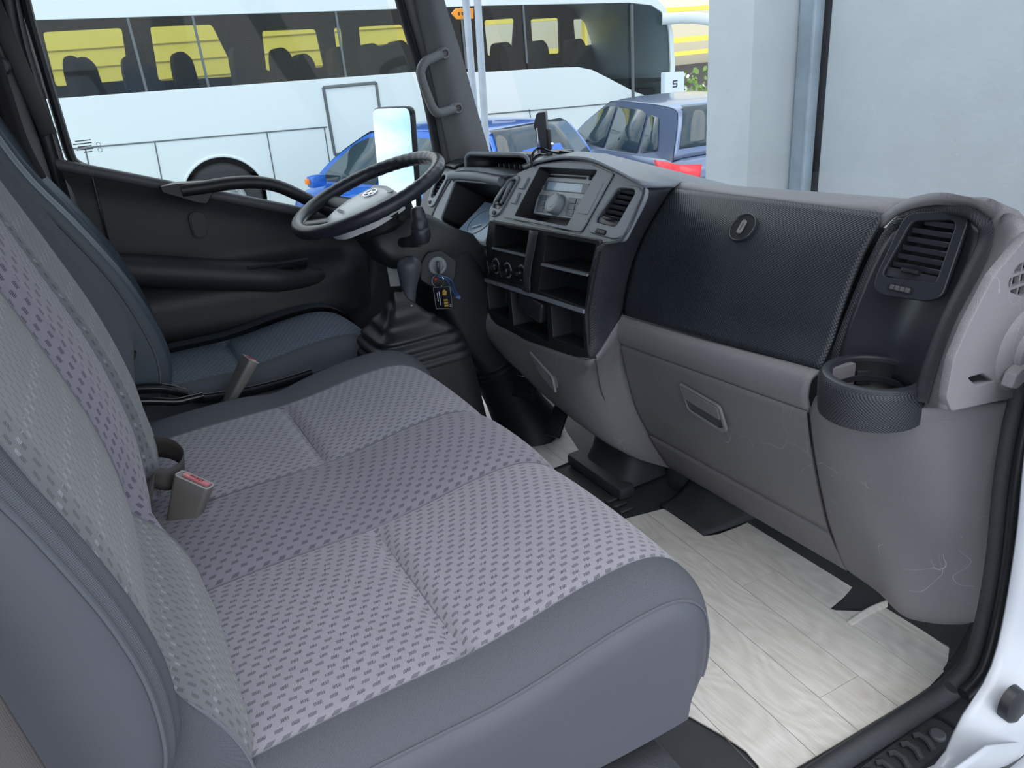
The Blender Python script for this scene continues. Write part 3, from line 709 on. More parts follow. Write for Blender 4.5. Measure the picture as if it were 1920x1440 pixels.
# ------------------------------------------------------------------ air vents
def span(poly, v):
    xs = []
    for i in range(len(poly)):
        a, b = poly[i-1], poly[i]
        if (a[1]-v)*(b[1]-v) < 0: xs.append(a[0]+(b[0]-a[0])*(v-a[1])/(b[1]-a[1]))
    return (min(xs), max(xs)) if len(xs) > 1 else None
def make_vent(label, fr, outer, opening, nsl, w=.0, ro=.012, ri=.008, tilt=.5, deep=.035, framemat=None, wheel=None, group='dashboard air vents'):
    outer = rpoly(outer, ro, 6); opening = rpoly(opening, ri, 6)
    cu = sum(p[0] for p in outer)/len(outer); cv = sum(p[1] for p in outer)/len(outer)
    t = thing('air_vent', fr.p(cu, cv, w), label, 'air vent', group)
    holes = [opening]
    plate('frame', fr, outer, holes, .008, framemat or M_BLKS, t, bevel=.0018, w=w+.004)
    obj('duct', pocket_bm(fr, opening, deep, w=w), M_DARK, t)
    v0 = min(p[1] for p in opening); v1 = max(p[1] for p in opening)
    lo = v0+(v1-v0)*.16
    for k in range(nsl):
        v = lo+(v1-lo)*(k+.5)/nsl
        s = span(opening, v)
        if not s: continue
        f2 = Fr(fr.p((s[0]+s[1])/2, v, w-.006), fr.U, fr.V*math.cos(tilt)+fr.N*math.sin(tilt))
        obj('slat', box_bm((0, 0, 0), (s[1]-s[0]-.002, (v1-lo)/nsl*.62, .0018), f2, bev=.0006, seg=1), M_BLKS, t)
    s = span(opening, v0+(v1-v0)*.09)
    obj('lower_blade', box_bm(((s[0]+s[1])/2, v0+(v1-v0)*.09, w-.002), (s[1]-s[0]-.002, (v1-v0)*.15, .003), fr, bev=.001), M_BLKS, t)
    obj('tab', box_bm(((s[0]+s[1])/2, v0+(v1-v0)*.155, w+.004), ((s[1]-s[0])*.34, .006, .010), fr, bev=.002), M_BLK, t)
    if wheel:
        tw = obj('thumbwheel_slot', prism_bm(fr, rrect(wheel[2]*1.25, .011, .005, wheel[0], wheel[1]), w+.0015, w+.0048), M_DARK, t)
        for k in range(4):
            obj('thumbwheel', box_bm((wheel[0]-wheel[2]*.5+wheel[2]*(k+.5)/4, wheel[1], w+.006), (wheel[2]*.2, .007, .004), fr, bev=.001), M_GREYD, tw)
    return t
wv = (-0.6356, 0.1014)
make_vent('black air vent with wide slats above the cup holder', F_PV,
          [(-0.6722, 0.2086), (-0.592, 0.222), (-0.5803, 0.211), (-0.5742, 0.1034), (-0.5932, 0.0929), (-0.6596, 0.0872), (-0.6768, 0.0924), (-0.6806, 0.1122)],
          [(-0.6578, 0.198), (-0.6031, 0.2071), (-0.5949, 0.2015), (-0.5905, 0.119), (-0.6078, 0.1192), (-0.6654, 0.1137), (-0.6708, 0.1183)], 6, w=.008, ro=.02, ri=.010, wheel=(wv[0], wv[1], .032))
wv = (-1.248, 0.0969)
make_vent('black air vent to the right of the radio', F_UP,
          [(-1.2642, 0.1991), (-1.191, 0.2009), (-1.1746, 0.1905), (-1.1825, 0.0948), (-1.2048, 0.0889), (-1.2831, 0.0903), (-1.2931, 0.0994)],
          [(-1.2542, 0.192), (-1.2041, 0.195), (-1.1932, 0.1884), (-1.2084, 0.1134), (-1.2299, 0.1136), (-1.2778, 0.1135), (-1.2818, 0.1224)], 6, w=.0, ro=.018, ri=.010, framemat=M_STACK, wheel=(wv[0], wv[1], .03))
wv = (-1.6927, 0.0791)
make_vent('narrow air vent to the left of the radio', F_UP,
          [(-1.6934, 0.1731), (-1.6558, 0.1835), (-1.6435, 0.1777), (-1.6678, 0.0796), (-1.6947, 0.0674), (-1.7181, 0.0714), (-1.7243, 0.0865)],
          [(-1.6858, 0.1667), (-1.6587, 0.1735), (-1.6489, 0.1675), (-1.6663, 0.0954), (-1.6819, 0.0906), (-1.7107, 0.0912), (-1.7159, 0.0977)], 6, w=.0, ro=.016, ri=.012, framemat=M_STACK, wheel=(wv[0], wv[1], .014))
wv = (-2.0701, 0.0603)
make_vent('narrow oval air vent beside the driver window', F_UP,
          [(-2.0682, 0.1564), (-2.0368, 0.1623), (-2.0177, 0.1527), (-2.0402, 0.0524), (-2.065, 0.046), (-2.0884, 0.0547), (-2.1036, 0.1149)],
          [(-2.0589, 0.1457), (-2.0432, 0.1488), (-2.032, 0.14), (-2.0559, 0.0785), (-2.0705, 0.0735), (-2.0842, 0.0803), (-2.086, 0.1167)], 6, w=.003, ro=.016, ri=.010, framemat=M_STACK, wheel=(wv[0], wv[1], .010))

# ------------------------------------------------------------------ centre stack
cs = thing('centre_stack', (.85, 1.45, .43), 'charcoal centre stack with open pockets and heater controls', 'console')
radhole = rpoly([(-1.5727, 0.211), (-1.3447, 0.2222), (-1.3721, 0.0912), (-1.5968, 0.0851)], .006, 4)
outl = [(-1.6357, 0.2018), (-1.5778, 0.2213), (-1.4822, 0.2362), (-1.3793, 0.2388), (-1.2898, 0.2245), (-1.1719, 0.2017), (-1.1662, 0.1771), (-1.1759, 0.0926), (-1.2457, 0.074), (-1.6825, 0.0519), (-1.7139, 0.0589), (-1.729, 0.1106), (-1.7052, 0.1705)]
hv1 = rpoly([(-1.2542, 0.192), (-1.2041, 0.195), (-1.1932, 0.1884), (-1.2084, 0.1134), (-1.2299, 0.1136), (-1.2778, 0.1135), (-1.2818, 0.1224)], .010, 6)
hv2 = rpoly([(-1.6858, 0.1667), (-1.6587, 0.1735), (-1.6489, 0.1675), (-1.6663, 0.0954), (-1.6819, 0.0906), (-1.7107, 0.0912), (-1.7159, 0.0977)], .012, 6)
plate('upper_fascia', F_UP, rpoly(outl, .010, 4), [scale_poly(radhole, 1.0), hv1, hv2], .010, M_STACK, cs, bevel=.001, w=-.0005)
pline = rpoly([(-1.6213, 0.203), (-1.575, 0.2175), (-1.4788, 0.2314), (-1.3762, 0.2341), (-1.2869, 0.2201), (-1.3131, 0.0856), (-1.6469, 0.074)], [.006, .004, .004, .004, .006, .012, .012], 5)
plate('radio_surround', F_UP, pline, [radhole], .006, M_STACK, cs, bevel=.0015, w=.0032)
plate('surround_gap', F_UP, scale_poly(pline, 1, off=.0016), [pline], .004, M_BLKG, cs, w=.0008)
obj('radio_recess', pocket_bm(F_UP, radhole, .055, w=.002, taper=.06), M_BLK, cs)
# blank switch covers each side of the radio
plate('blank_cover', F_UP, rpoly([(-1.3336, 0.1969), (-1.3052, 0.1973), (-1.3143, 0.125), (-1.3512, 0.1236)], .003, 3), [], .003, M_STACK, cs, bevel=.0008, w=.0045)
for pts in ([(-1.6155, 0.1817), (-1.5957, 0.1821), (-1.6008, 0.1517), (-1.6231, 0.1507)], [(-1.627, 0.142), (-1.6093, 0.1426), (-1.6096, 0.1123), (-1.6332, 0.1122)]):
    plate('switch', F_UP, rpoly(pts, .002, 2), [], .008, M_STACK, cs, bevel=.001, w=.008)
# lower fascia with pockets
lo_out = rpoly([(-1.6611, 0.2517), (-1.1959, 0.2748), (-1.2174, 0.1959), (-1.2345, 0.1132), (-1.2185, 0.0214), (-1.2741, 0.0097), (-1.4667, -0.0097), (-1.6274, -0.0084), (-1.6798, 0.0188), (-1.699, 0.1001), (-1.6885, 0.1713)], .010, 4)
H = {}
H['upper_left_pocket'] = [(-1.6278, 0.2458), (-1.4558, 0.255), (-1.4735, 0.1987), (-1.6395, 0.1889)]
H['heater'] = [(-1.6396, 0.1849), (-1.4735, 0.195), (-1.4866, 0.1193), (-1.6722, 0.111)]
H['upper_right_pocket'] = [(-1.3946, 0.2534), (-1.2095, 0.2643), (-1.2273, 0.2038), (-1.4058, 0.1923)]
H['lower_right_pocket'] = [(-1.4078, 0.1859), (-1.2305, 0.1955), (-1.2374, 0.1275), (-1.4242, 0.1237)]
H['small_pocket'] = [(-1.6813, 0.0952), (-1.5661, 0.0986), (-1.5605, 0.0212), (-1.662, 0.0216)]
H['ashtray_pocket'] = [(-1.5528, 0.0961), (-1.389, 0.1029), (-1.3766, 0.014), (-1.5364, 0.0108)]
H['cubby'] = [(-1.3688, 0.1026), (-1.2459, 0.1093), (-1.2353, 0.0368), (-1.3569, 0.0297)]
H = {k: rpoly(v, .005, 3) for k, v in H.items()}
plate('lower_fascia', F_LO, lo_out, list(H.values()), .010, M_BLK, cs, bevel=.0015, w=.0)
for k, d in (('upper_left_pocket', .10), ('upper_right_pocket', .085), ('lower_right_pocket', .075), ('small_pocket', .05), ('ashtray_pocket', .05), ('cubby', .045)):
    obj(k, pocket_bm(F_LO, H[k], d, w=-.002, taper=.10), M_BLK, cs)
# frame rails round the pockets
for pts in ([(-1.4058, 0.1911), (-1.229, 0.2013), (-1.2305, 0.1955), (-1.4078, 0.1847)], [(-1.6395, 0.1889), (-1.4735, 0.1974), (-1.4734, 0.1925), (-1.6396, 0.1835)],
            [(-1.69, 0.1018), (-1.431, 0.1147), (-1.2371, 0.1241), (-1.2365, 0.1151), (-1.4354, 0.1049), (-1.6902, 0.092)]):
    plate('rail', F_LO, pts, [], .008, M_STACK, cs, bevel=.001, w=.005)
surf('textured_divider', [[F_LO.p(p[0], p[1], .004+.004*math.sin(math.pi*k/8)) for k in range(9) for p in [(a[0]+(b[0]-a[0])*k/8, a[1]+(b[1]-a[1])*k/8)]] for a, b in zip(lin([V(*p, 0) for p in [(-1.4536, 0.2577), (-1.4711, 0.1954), (-1.4821, 0.1432), (-1.484, 0.1134)]], 16), lin([V(*p, 0) for p in [(-1.4193, 0.2591), (-1.4403, 0.1946), (-1.4509, 0.1494), (-1.45, 0.1144)]], 16))], M_BLKT2, cs, solid=.003)
# heater panel and its three knobs
hp_ = plate('heater_panel', F_LO, H['heater'], [], .004, M_BLK, cs, w=-.004)
for i, (px, ang) in enumerate((((-1.6317, 0.142), .35), ((-1.5716, 0.1426), .5), ((-1.5045, 0.149), 1.5))):
    f = F_LO.at(px[0], px[1], -.003)
    obj('dial_ring', lathe_bm(f, [(.020, 0), (.019, .0015), (.016, .0015), (.0155, .0005)], 28), M_STACK, hp_)
    kb = lathe_bm(f, [(.0145, 0), (.0145, .010), (.013, .013), (0, .013)], 24)
    obj('knob', kb, M_BLKG, hp_)
    obj('knob_grip', box_bm((0, 0, .018), (.007, .032, .014), f.rot(ang), bev=.003), M_BLKG, hp_)
# ashtray drawer front
f = F_LO.at(*(-1.4661, 0.0761), -.012)
obj('ashtray', box_bm((0, 0, 0), (.105, .050, .022), f.rot(-.12), bev=.008, seg=3), M_BLKS, cs)
f = F_LO.at(*(-1.6098, 0.0742), -.03)
obj('power_socket', box_bm((0, 0, 0), (.022, .05, .012), f, bev=.002), M_BLKG, cs)
# curved dotted side wall of the stack towards the glovebox
S0 = vl([(1.0231, 1.262, 0.7724), (0.9903, 1.232, 0.7695), (0.9256, 1.222, 0.6869), (0.8662, 1.225, 0.6887), (0.8437, 1.222, 0.6241), (0.8266, 1.222, 0.5504), (0.8294, 1.222, 0.4484)])
S0 = [F_UP.p(*(-1.1749, 0.2014), 0), F_UP.p(*(-1.1673, 0.1737), 0), F_UP.p(*(-1.1759, 0.0926), 0), F_LO.p(*(-1.1967, 0.2621), 0), F_LO.p(*(-1.2211, 0.1951), 0), F_LO.p(*(-1.2345, 0.1132), 0), F_LO.p(*(-1.2185, 0.0214), 0)]
S2 = vl([(1.0957, 1.262, 0.7603), (1.0573, 1.262, 0.7221), (1.0085, 1.262, 0.664), (0.9767, 1.262, 0.5998), (0.9592, 1.262, 0.5434), (0.9493, 1.262, 0.5063), (0.8668, 1.262, 0.4323)])
S2[-1] = S0[-1]+V(.012, -.012, 0)
S1 = [a.lerp(b, .5)+V(-.016, -.012, 0) for a, b in zip(S0, S2)]; S1[-1] = S0[-1].lerp(S2[-1], .5)
S1[0] = S0[0].lerp(S2[0], .5)
surf('dotted_side_wall', loft([S0, S1, S2], 40, 14), M_BLKT2, cs, solid=.004)
# hood over the radio
H0 = vl([(0.9873, 1.7, 0.7809), (0.96, 1.58, 0.8076), (0.96, 1.47, 0.8236), (0.9733, 1.385, 0.8218), (0.9849, 1.315, 0.8053), (1.028, 1.268, 0.7711), (1.0957, 1.262, 0.7603)])
H0 = [F_UP.p(*(-1.6348, 0.2005), .004), F_UP.p(*(-1.5783, 0.2186), .006), F_UP.p(*(-1.4814, 0.235), .008), F_UP.p(*(-1.3785, 0.2376), .008), F_UP.p(*(-1.2832, 0.2228), .005), F_UP.p(*(-1.1756, 0.2025), .002), LP[0]]
H1 = vl([(1.0095, 1.74, 0.7815), (1.0002, 1.65, 0.8062), (1.0087, 1.555, 0.8225), (1.0225, 1.475, 0.8267), (1.0421, 1.4, 0.8183), (1.0764, 1.34, 0.7949), (1.1249, 1.268, 0.7632)])
H2 = [p+V(.08, 0, -.024) for p in H1]; H3 = [V(1.55, p.y, .655) for p in H1]
surf('stack_hood', loft([H0, H1, H2, H3], 36, 24), M_STACK, cs, solid=.006, flip=True)

# grey lower console under the stack
G0 = [F_LO.p(*(-1.699, 0.1001), -.002), F_LO.p(*(-1.6798, 0.0159), -.002), F_LO.p(*(-1.6275, -0.0098), -.002), F_LO.p(*(-1.4667, -0.0111), -.002), F_LO.p(*(-1.274, 0.0085), -.002), S2[-1], S2[-2]+V(0, .0, -.002)]
G2 = vl([(0.8474, 1.8, 0.5334), (0.8263, 1.74, 0.4343), (0.845, 1.66, 0.3418), (0.8607, 1.56, 0.2926), (0.8812, 1.44, 0.239), (0.962, 1.31, 0.1444), (1.1058, 1.27, 0.0517)])
Gs = vl([(0.9504, 1.262, 0.4432), (0.9813, 1.262, 0.2744)])
G1 = [a.lerp(b, .5)+V(-.012, 0, -.012) for a, b in zip(G0, G2)]
G1[-1] = Vector((0.9671, 1.262, 0.3362)); G1[-2] = Vector((0.9034, 1.285, 0.2927))
G3 = [p+V(.10, .0, .03) for p in G2]
con = surf('lower_console', loft([G0, G1, G2, G3], 40, 20), M_GREY, db, solid=.006, flip=True)
obj('console_seam', tube_bm(catmull([S2[-1]+V(-.003, -.002, 0), Vector((0.8943, 1.27, 0.3347)), Vector((0.9359, 1.285, 0.2575)), Vector((0.9664, 1.29, 0.2058))], 24), .0016, 6), M_GREYD, db)
fh = Fr((.8262, 1.405, .366), (0, -1, -.22), (-.06, 0, 1))
obj('pull_recess', pocket_bm(fh, rpoly([(-.050, .020), (.045, .006), (.058, -.022), (-.006, -.012)], .006, 3), .012, w=.006), M_GREYD, con)
plate('pull_lip', fh, rpoly([(-.054, .024), (.048, .010), (.064, -.028), (-.008, -.017)], .006, 3), [rpoly([(-.049, .019), (.044, .006), (.055, -.022), (-.005, -.012)], .005, 3)], .006, M_GREYR, con, bevel=.0015, w=.009)

# ------------------------------------------------------------------ driver side of the dashboard
binh = rpoly([(-1.9807, 0.1384), (-1.6919, 0.1534), (-1.6901, 0.0795), (-1.6934, 0.0042), (-1.901, 0.0011), (-1.9786, 0.0248)], .012, 4)
bino = rpoly([(-1.9859, 0.165), (-1.6717, 0.1695), (-1.6952, 0.086), (-1.6729, -0.0068), (-1.8753, -0.0168), (-2.0452, 0.0154), (-2.0409, 0.0786)], .010, 4)
plate('binnacle_frame', F_UP, bino, [binh], .012, M_STACK, db, bevel=.003, w=.0)
obj('binnacle_well', pocket_bm(F_UP, binh, .13, w=-.005, taper=.12), M_BLK, db)
ic = thing('instrument_cluster', F_UP.p(-1.79, .06, -.07), 'instrument cluster with glossy cover sunk behind the steering wheel', 'instrument cluster')
fi = Fr(F_UP.p(-1.78, .035, -.045), (0, -1, 0), (.80, 0, .55))
obj('cover_glass', box_bm((0, .02, 0), (.27, .135, .006), fi, bev=.003), mat('cluster_lens_reflection_tint', hexc(120, 140, 160), .22, build=grain(30, .05, .001, .5)), ic)  # bluish reflection painted into the lens colour
for cx in (-.065, .065):
    obj('dial', lathe_bm(fi.at(cx, .02, .0035), [(.048, 0), (.048, .001), (.044, .001), (.044, .0)], 32), M_STACK, ic)
obj('needle', box_bm((-.05, .03, .006), (.035, .004, .002), fi.rot(.5), bev=.0005), M_INK, ic)
# hood lip and deck behind it
lipc = [F_UP.p(*(-2.0033, 0.1443), .008), F_UP.p(*(-1.9811, 0.1511), .014), F_UP.p(*(-1.8418, 0.1578), .018), F_UP.p(*(-1.7135, 0.1598), .008)]
obj('hood_lip', tube_bm(catmull(lipc, 24), .013, 12, flat=.8), M_STACK, db)
D_0 = [p+V(.006, 0, .010) for p in lipc]
D_1 = vl([(0.9249, 1.93, 0.772), (0.9234, 1.9, 0.7745), (0.9319, 1.8, 0.7782), (0.9473, 1.66, 0.7727)])
D_2 = [V(1.15, p.y, p.z-.035) for p in D_1]; D_3 = [V(1.50, p.y, .65) for p in D_1]
surf('driver_deck', loft([D_0, D_1, D_2, D_3], 24, 20), M_STACK, db, solid=.006, flip=True)
# left end shell with the oval vent
E0 = [F_UP.p(*(-2.1249, 0.0247), -.01), F_UP.p(*(-2.1559, 0.1029), .0), F_UP.p(*(-2.1182, 0.1487), .004), F_UP.p(*(-2.0643, 0.1731), .004), F_UP.p(*(-1.9975, 0.1705), .004)]
EO = rpoly([(-2.1294, 0.0207), (-2.1568, 0.0994), (-2.124, 0.1465), (-2.0643, 0.1731), (-1.995, 0.1675), (-2.0304, 0.0668), (-2.0358, 0.0134), (-2.0698, -0.0048)], .012, 4)
EH = rpoly([(-2.0589, 0.1457), (-2.0432, 0.1488), (-2.032, 0.14), (-2.0559, 0.0785), (-2.0705, 0.0735), (-2.0842, 0.0803), (-2.086, 0.1167)], .010, 6)
plate('end_fascia', F_UP, EO, [EH], .014, M_BLKS, db, bevel=.004, w=.003)
E1 = [p+V(.06, .0, .012) for p in E0]; E2 = [V(1.35, p.y+.02, min(.76, p.z)) for p in E0]
surf('driver_end_shell', loft([E0, E1, E2], 20, 12), M_BLKS, db, solid=.005, flip=True)
# under-panel
U0 = [F_UP.p(*(-2.0426, 0.0125), -.004), F_UP.p(*(-1.8741, -0.0181), -.004), F_UP.p(*(-1.6755, -0.0072), -.004)]
U1 = [p+V(.01, 0, -.05) for p in U0]; U2 = [p+V(.10, 0, -.13) for p in U0]
surf('knee_panel', loft([U0, U1, U2], 12, 10), M_BLK, db, solid=.005)

# gauge hood box standing on the deck
hb = thing('gauge_hood', (1.02, 1.78, .78), 'open black hood box with ribbed lining on top of the dashboard', 'hood')
Z = [(0.9387, 1.945, 0.7689), (0.9412, 1.945, 0.8032), (0.9498, 1.93, 0.813), (0.9522, 1.66, 0.826), (0.9553, 1.635, 0.8221), (0.9571, 1.61, 0.787)]
Z = vl(Z); 
back = [V(1.16, p.y, p.z-.022) for p in Z]
surf('shell', loft([Z, [a.lerp(b, .5) for a, b in zip(Z, back)], back], 40, 8, ) if False else [lin(Z, 40), lin([a.lerp(b, .5) for a, b in zip(Z, back)], 40), lin(back, 40)], M_BLKS, hb, solid=.008)
obj('front_edge', tube_bm(lin(Z, 40), .005, 8), M_STACK, hb)
obj('rear_wall', prism_bm(Fr((1.15, 0, 0), (0, -1, 0), (0, 0, 1)), [(-p.y, p.z) for p in back], -.004, .004), M_DARK, hb)
for k in range(7):
    a = Z[0].lerp(Z[5], .35+.085*k); 
    obj('lining_rib', box_bm((0, 0, 0), (.16, .004, .012), Fr((1.06, a.y, a.z+.006), (1, 0, 0), (0, 1, 0))), M_BLKS, hb)
# ------------------------------------------------------------------ seats
def sm(a, b, x):
    t = min(1, max(0, (x-a)/(b-a))); return t*t*(3-2*t)
CPROF = catmull([V(-.05, 0, .425), V(.02, 0, .43), V(.10, 0, .432), V(.18, 0, .431), V(.235, 0, .430), V(.30, 0, .436), V(.40, 0, .450), V(.48, 0, .452), V(.53, 0, .434), V(.563, 0, .395), V(.574, 0, .34), V(.568, 0, .28), V(.545, 0, .232)], 110)
CNOR = []
for i, p in enumerate(CPROF):
    t = (CPROF[min(i+1, 109)]-CPROF[max(i-1, 0)]).normalized(); CNOR.append(V(-t.z, 0, t.x) if True else None)
def cush_pt(i, y, d=0, seam=0, puff=0):
    p = CPROF[i]; n = CNOR[i]
    g = -.012*math.exp(-((p.x-.235)/.011)**2)*seam*(1 if p.z > .40 and p.x < .45 else 0)
    g += puff*(1 if p.z > .3 else .6)*(1-.55*math.exp(-((p.x-.235)/.05)**2))
    q = p+n*(g-d); return V(q.x, y, q.z)
def ylist(a, b, n): return [a+(b-a)*k/n for k in range(n+1)]
def cush_band(name, root, ya, yb, n, mt, seam, dfun, pfun, dx=0):
    rows = []
    for y in ylist(ya, yb, n):
        sf = seam*max(0, math.sin(math.pi*(y-ya)/(yb-ya)))**.10 if seam else 0
        rows.append([cush_pt(i, y, dfun(y), sf, pfun(y))+V(dx, 0, 0) for i in range(110)])
    return surf(name, rows, mt, root, solid=0, flip=True)
def hump(ya, yb, h):
    return lambda y: h*(max(0, math.sin(math.pi*(y-ya)/(yb-ya)))**.45)-.002
bench = thing('bench_seat', (.27, 1.06, .2), 'double passenger bench seat in grey patterned fabric with woven edges', 'seat')
def dnear(y): 
    t = min(1, max(0, (.62-y)/.072)); return .0+.058*(1-math.sqrt(max(0, 1-t*t)))
cush_band('seat_insert', bench, .62, .93, 40, M_FAB1, 1, lambda y: 0, hump(.62, .93, .008))
cush_band('centre_panel', bench, .93, 1.17, 24, M_FAB2, 0, lambda y: 0, hump(.93, 1.17, .012))
cush_band('seat_insert', bench, 1.17, 1.47, 30, M_FAB1, 1, lambda y: 0, hump(1.17, 1.47, .007))
cush_band('woven_edge', bench, .56, .62, 12, M_WOV, 0, dnear, lambda y: 0)
cush_band('woven_edge', bench, 1.47, 1.575, 16, M_WOV, 0, lambda y: .05*max(0, (y-1.53)/.045)**2, lambda y: .016*math.sin(math.pi*min(1, (y-1.47)/.11))**.7)
# vinyl side
rows = [[cush_pt(i, y, dnear(y)) for i in range(110)] for y in (.560, .554, .550, .5485)]
last = rows[-1]
for s in (.2, .45, .7, 1.0):
    rows.append([V(p.x*(1-.06*s)+.01*s, .5475+.004*s+.006*s*math.sin(p.x*9), p.z+(.232-p.z)*s) for p in last])
surf('vinyl_side', rows, M_VIN, bench, solid=0)
# stitched welt between vinyl and woven edge
obj('welt', tube_bm([cush_pt(i, .559, dnear(.559)-.0008) for i in range(0, 106, 2)], .0022, 6), M_WOV, bench)
for ya, h in ((.62, 0), (.93, 0), (1.17, 0), (1.47, 0)):
    obj('seam', tube_bm([cush_pt(i, ya, .0012) for i in range(4, 96, 2)], .0014, 5), M_STITCH, bench)
for ya, yb in ((.63, .92), (1.18, 1.46)):
    i0 = min(range(110), key=lambda i: abs(CPROF[i].x-.235)+(10 if CPROF[i].z < .4 else 0))
    obj('cross_seam', tube_bm([cush_pt(i0, y, .0005, 1, hump(ya-.01, yb+.01, .008)(y)) for y in ylist(ya, yb, 20)], .0013, 5), M_STITCH, bench)
obj('seat_base', box_bm((.22, 1.06, .215), (.60, .98, .04), bev=.01), M_BLK, bench)

# backrest of the bench: bands across, profile upward
BINS = catmull([V(.000, 0, .418), V(-.002, 0, .445), V(-.012, 0, .485), V(-.030, 0, .525), V(-.052, 0, .555), V(-.060, 0, .575), V(-.056, 0, .61), V(-.066, 0, .70), V(-.094, 0, .82), V(-.130, 0, .95), V(-.165, 0, 1.08), V(-.19, 0, 1.17)], 80)
BDIV = catmull([V(-.060, 0, .470), V(-.046, 0, .50), V(-.038, 0, .55), V(-.036, 0, .62), V(-.052, 0, .74), V(-.090, 0, .88), V(-.13, 0, 1.02), V(-.17, 0, 1.17)], 80)
BNEA = catmull([V(-.095, 0, .475), V(-.072, 0, .495), V(-.053, 0, .53), V(-.047, 0, .60), V(-.056, 0, .675), V(-.078, 0, .76), V(-.100, 0, .83), V(-.145, 0, 1.0), V(-.18, 0, 1.17)], 80)
BIN2 = catmull([V(-.02, 0, .46), V(-.012, 0, .50), V(-.015, 0, .56), V(-.018, 0, .62), V(-.035, 0, .72), V(-.070, 0, .84), V(-.115, 0, .98), V(-.165, 0, 1.15)], 80)
BFAR = catmull([V(-.055, 0, .585), V(-.020, 0, .592), V(.006, 0, .620), V(.010, 0, .655), V(-.005, 0, .71), V(-.030, 0, .78), V(-.069, 0, .882), V(-.105, 0, .965), V(-.16, 0, 1.12)], 80)
def back_band(name, root, stops, mt, n=10, flip=False, smooth=True):
    """stops: (y, profile, dx)"""
    rows = []
    for (ya, pa, da), (yb, pb, db_) in zip(stops, stops[1:]):
        for k in range(n+(1 if (yb, pb, db_) == stops[-1] else 0)):
            t = k/n; s = sm(0, 1, t) if smooth else t
            rows.append([V(p.x+da, 0, p.z).lerp(V(q.x+db_, 0, q.z), s)+V(0, ya+(yb-ya)*t, 0) for p, q in zip(pa, pb)])
    return surf(name, rows, mt, root, solid=0, flip=flip)
back_band('backrest_bolster', bench, [(.562, BNEA, -.016), (.572, BNEA, -.006), (.588, BNEA, 0), (.600, BNEA, -.005), (.608, BINS, -.008)], M_WOV, 8, True)
back_band('backrest_insert', bench, [(.608, BINS, -.008), (.65, BINS, .002), (.85, BINS, .004), (.955, BINS, -.002)], M_FAB3, 10, True)
back_band('backrest_centre', bench, [(.955, BINS, -.003), (.985, BDIV, -.004), (1.03, BDIV, .004), (1.10, BDIV, .004), (1.15, BDIV, -.008)], M_FAB2, 8, True)
back_band('backrest_insert', bench, [(1.15, BDIV, -.010), (1.18, BIN2, -.004), (1.30, BIN2, .003), (1.40, BIN2, -.004)], M_FAB3, 10, True)
back_band('backrest_bolster', bench, [(1.40, BIN2, -.006), (1.44, BFAR, -.008), (1.50, BFAR, .0), (1.535, BFAR, -.012), (1.55, BFAR, -.04), (1.553, BFAR, -.12)], M_WOV, 8, True)
rows = [[V(p.x-.016-d, y, p.z) for p in BNEA] for y, d in ((.562, 0), (.556, .006), (.552, .02), (.549, .05), (.549, .10), (.551, .18))]
surf('backrest_vinyl_side', rows, M_VIN, bench, solid=0)
obj('backrest_welt', tube_bm([V(p.x-.016, .561, p.z) for p in BNEA], .0026, 6), M_WOV, bench)
obj('backrest_shell', box_bm((-.27, 1.06, .80), (.12, .96, .70), bev=.03), M_BLK, bench)
for y in (.608, .955, 1.15, 1.40):
    pr = {.608: BINS, .955: BINS, 1.15: BDIV, 1.40: BIN2}[y]; dx = {.608: -.007, .955: -.002, 1.15: -.010, 1.40: -.005}[y]
    obj('backrest_seam', tube_bm([V(p.x+dx, y, p.z) for p in pr[::2]], .0016, 5), M_STITCH, bench)

# driver seat
dse = thing('driver_seat', (.27, 1.86, .2), 'dark grey driver seat with woven bolsters behind the steering wheel', 'seat')
def dd(y): 
    t = max(0, (1.705-y)/.045); u = max(0, (y-2.0)/.045); t = min(1, max(t, u)); return .05*(1-math.sqrt(max(0, 1-t*t)))
cush_band('seat_insert', dse, 1.715, 1.96, 20, M_FABD, 1, lambda y: -.012, hump(1.71, 1.96, .006), -.03)
cush_band('woven_edge', dse, 1.66, 1.715, 10, M_WOV, 0, lambda y: dd(y)-.012, lambda y: 0, -.03)
cush_band('woven_edge', dse, 1.96, 2.045, 10, M_VIND, 0, lambda y: dd(y)-.022, lambda y: 0, -.03)
rows = [[cush_pt(i, y, dd(y)-.012)+V(-.03, 0, 0) for i in range(110)] for y in (1.66,)]
rows += [[V(p.x, 1.655, p.z+(.24-p.z)*s) for p in rows[0]] for s in (.1, .4, .7, 1)]
surf('vinyl_side', rows, M_VIND, dse, solid=0)
obj('welt', tube_bm([cush_pt(i, 1.66, dd(1.66)-.013)+V(-.03, 0, 0) for i in range(0, 100, 2)], .003, 6), M_WOV, dse)
DB = catmull([V(.045, 0, .44), V(.064, 0, .50), V(.061, 0, .576), V(.029, 0, .70), V(-.025, 0, .819), V(-.078, 0, .919), V(-.110, 0, 1.01), V(-.15, 0, 1.15)], 60)
DI = [p+V(-.05, 0, 0) for p in DB]
back_band('backrest_bolster', dse, [(1.655, DB, -.03), (1.665, DB, -.008), (1.69, DB, 0), (1.72, DB, -.012), (1.75, DI, .0)], M_VIND, 8, True)
back_band('backrest_insert', dse, [(1.75, DI, 0), (1.85, DI, .004), (1.95, DI, 0)], M_FABD, 8, True)
back_band('backrest_bolster', dse, [(1.95, DI, 0), (1.98, DB, -.012), (2.01, DB, 0), (2.04, DB, -.01), (2.05, DB, -.04)], M_VIND, 8, True)
surf('backrest_side', [[V(p.x-.03-d, y, p.z) for p in DB] for y, d in ((1.655, 0), (1.651, .02), (1.649, .06), (1.652, .14))], M_VIND, dse, solid=0)
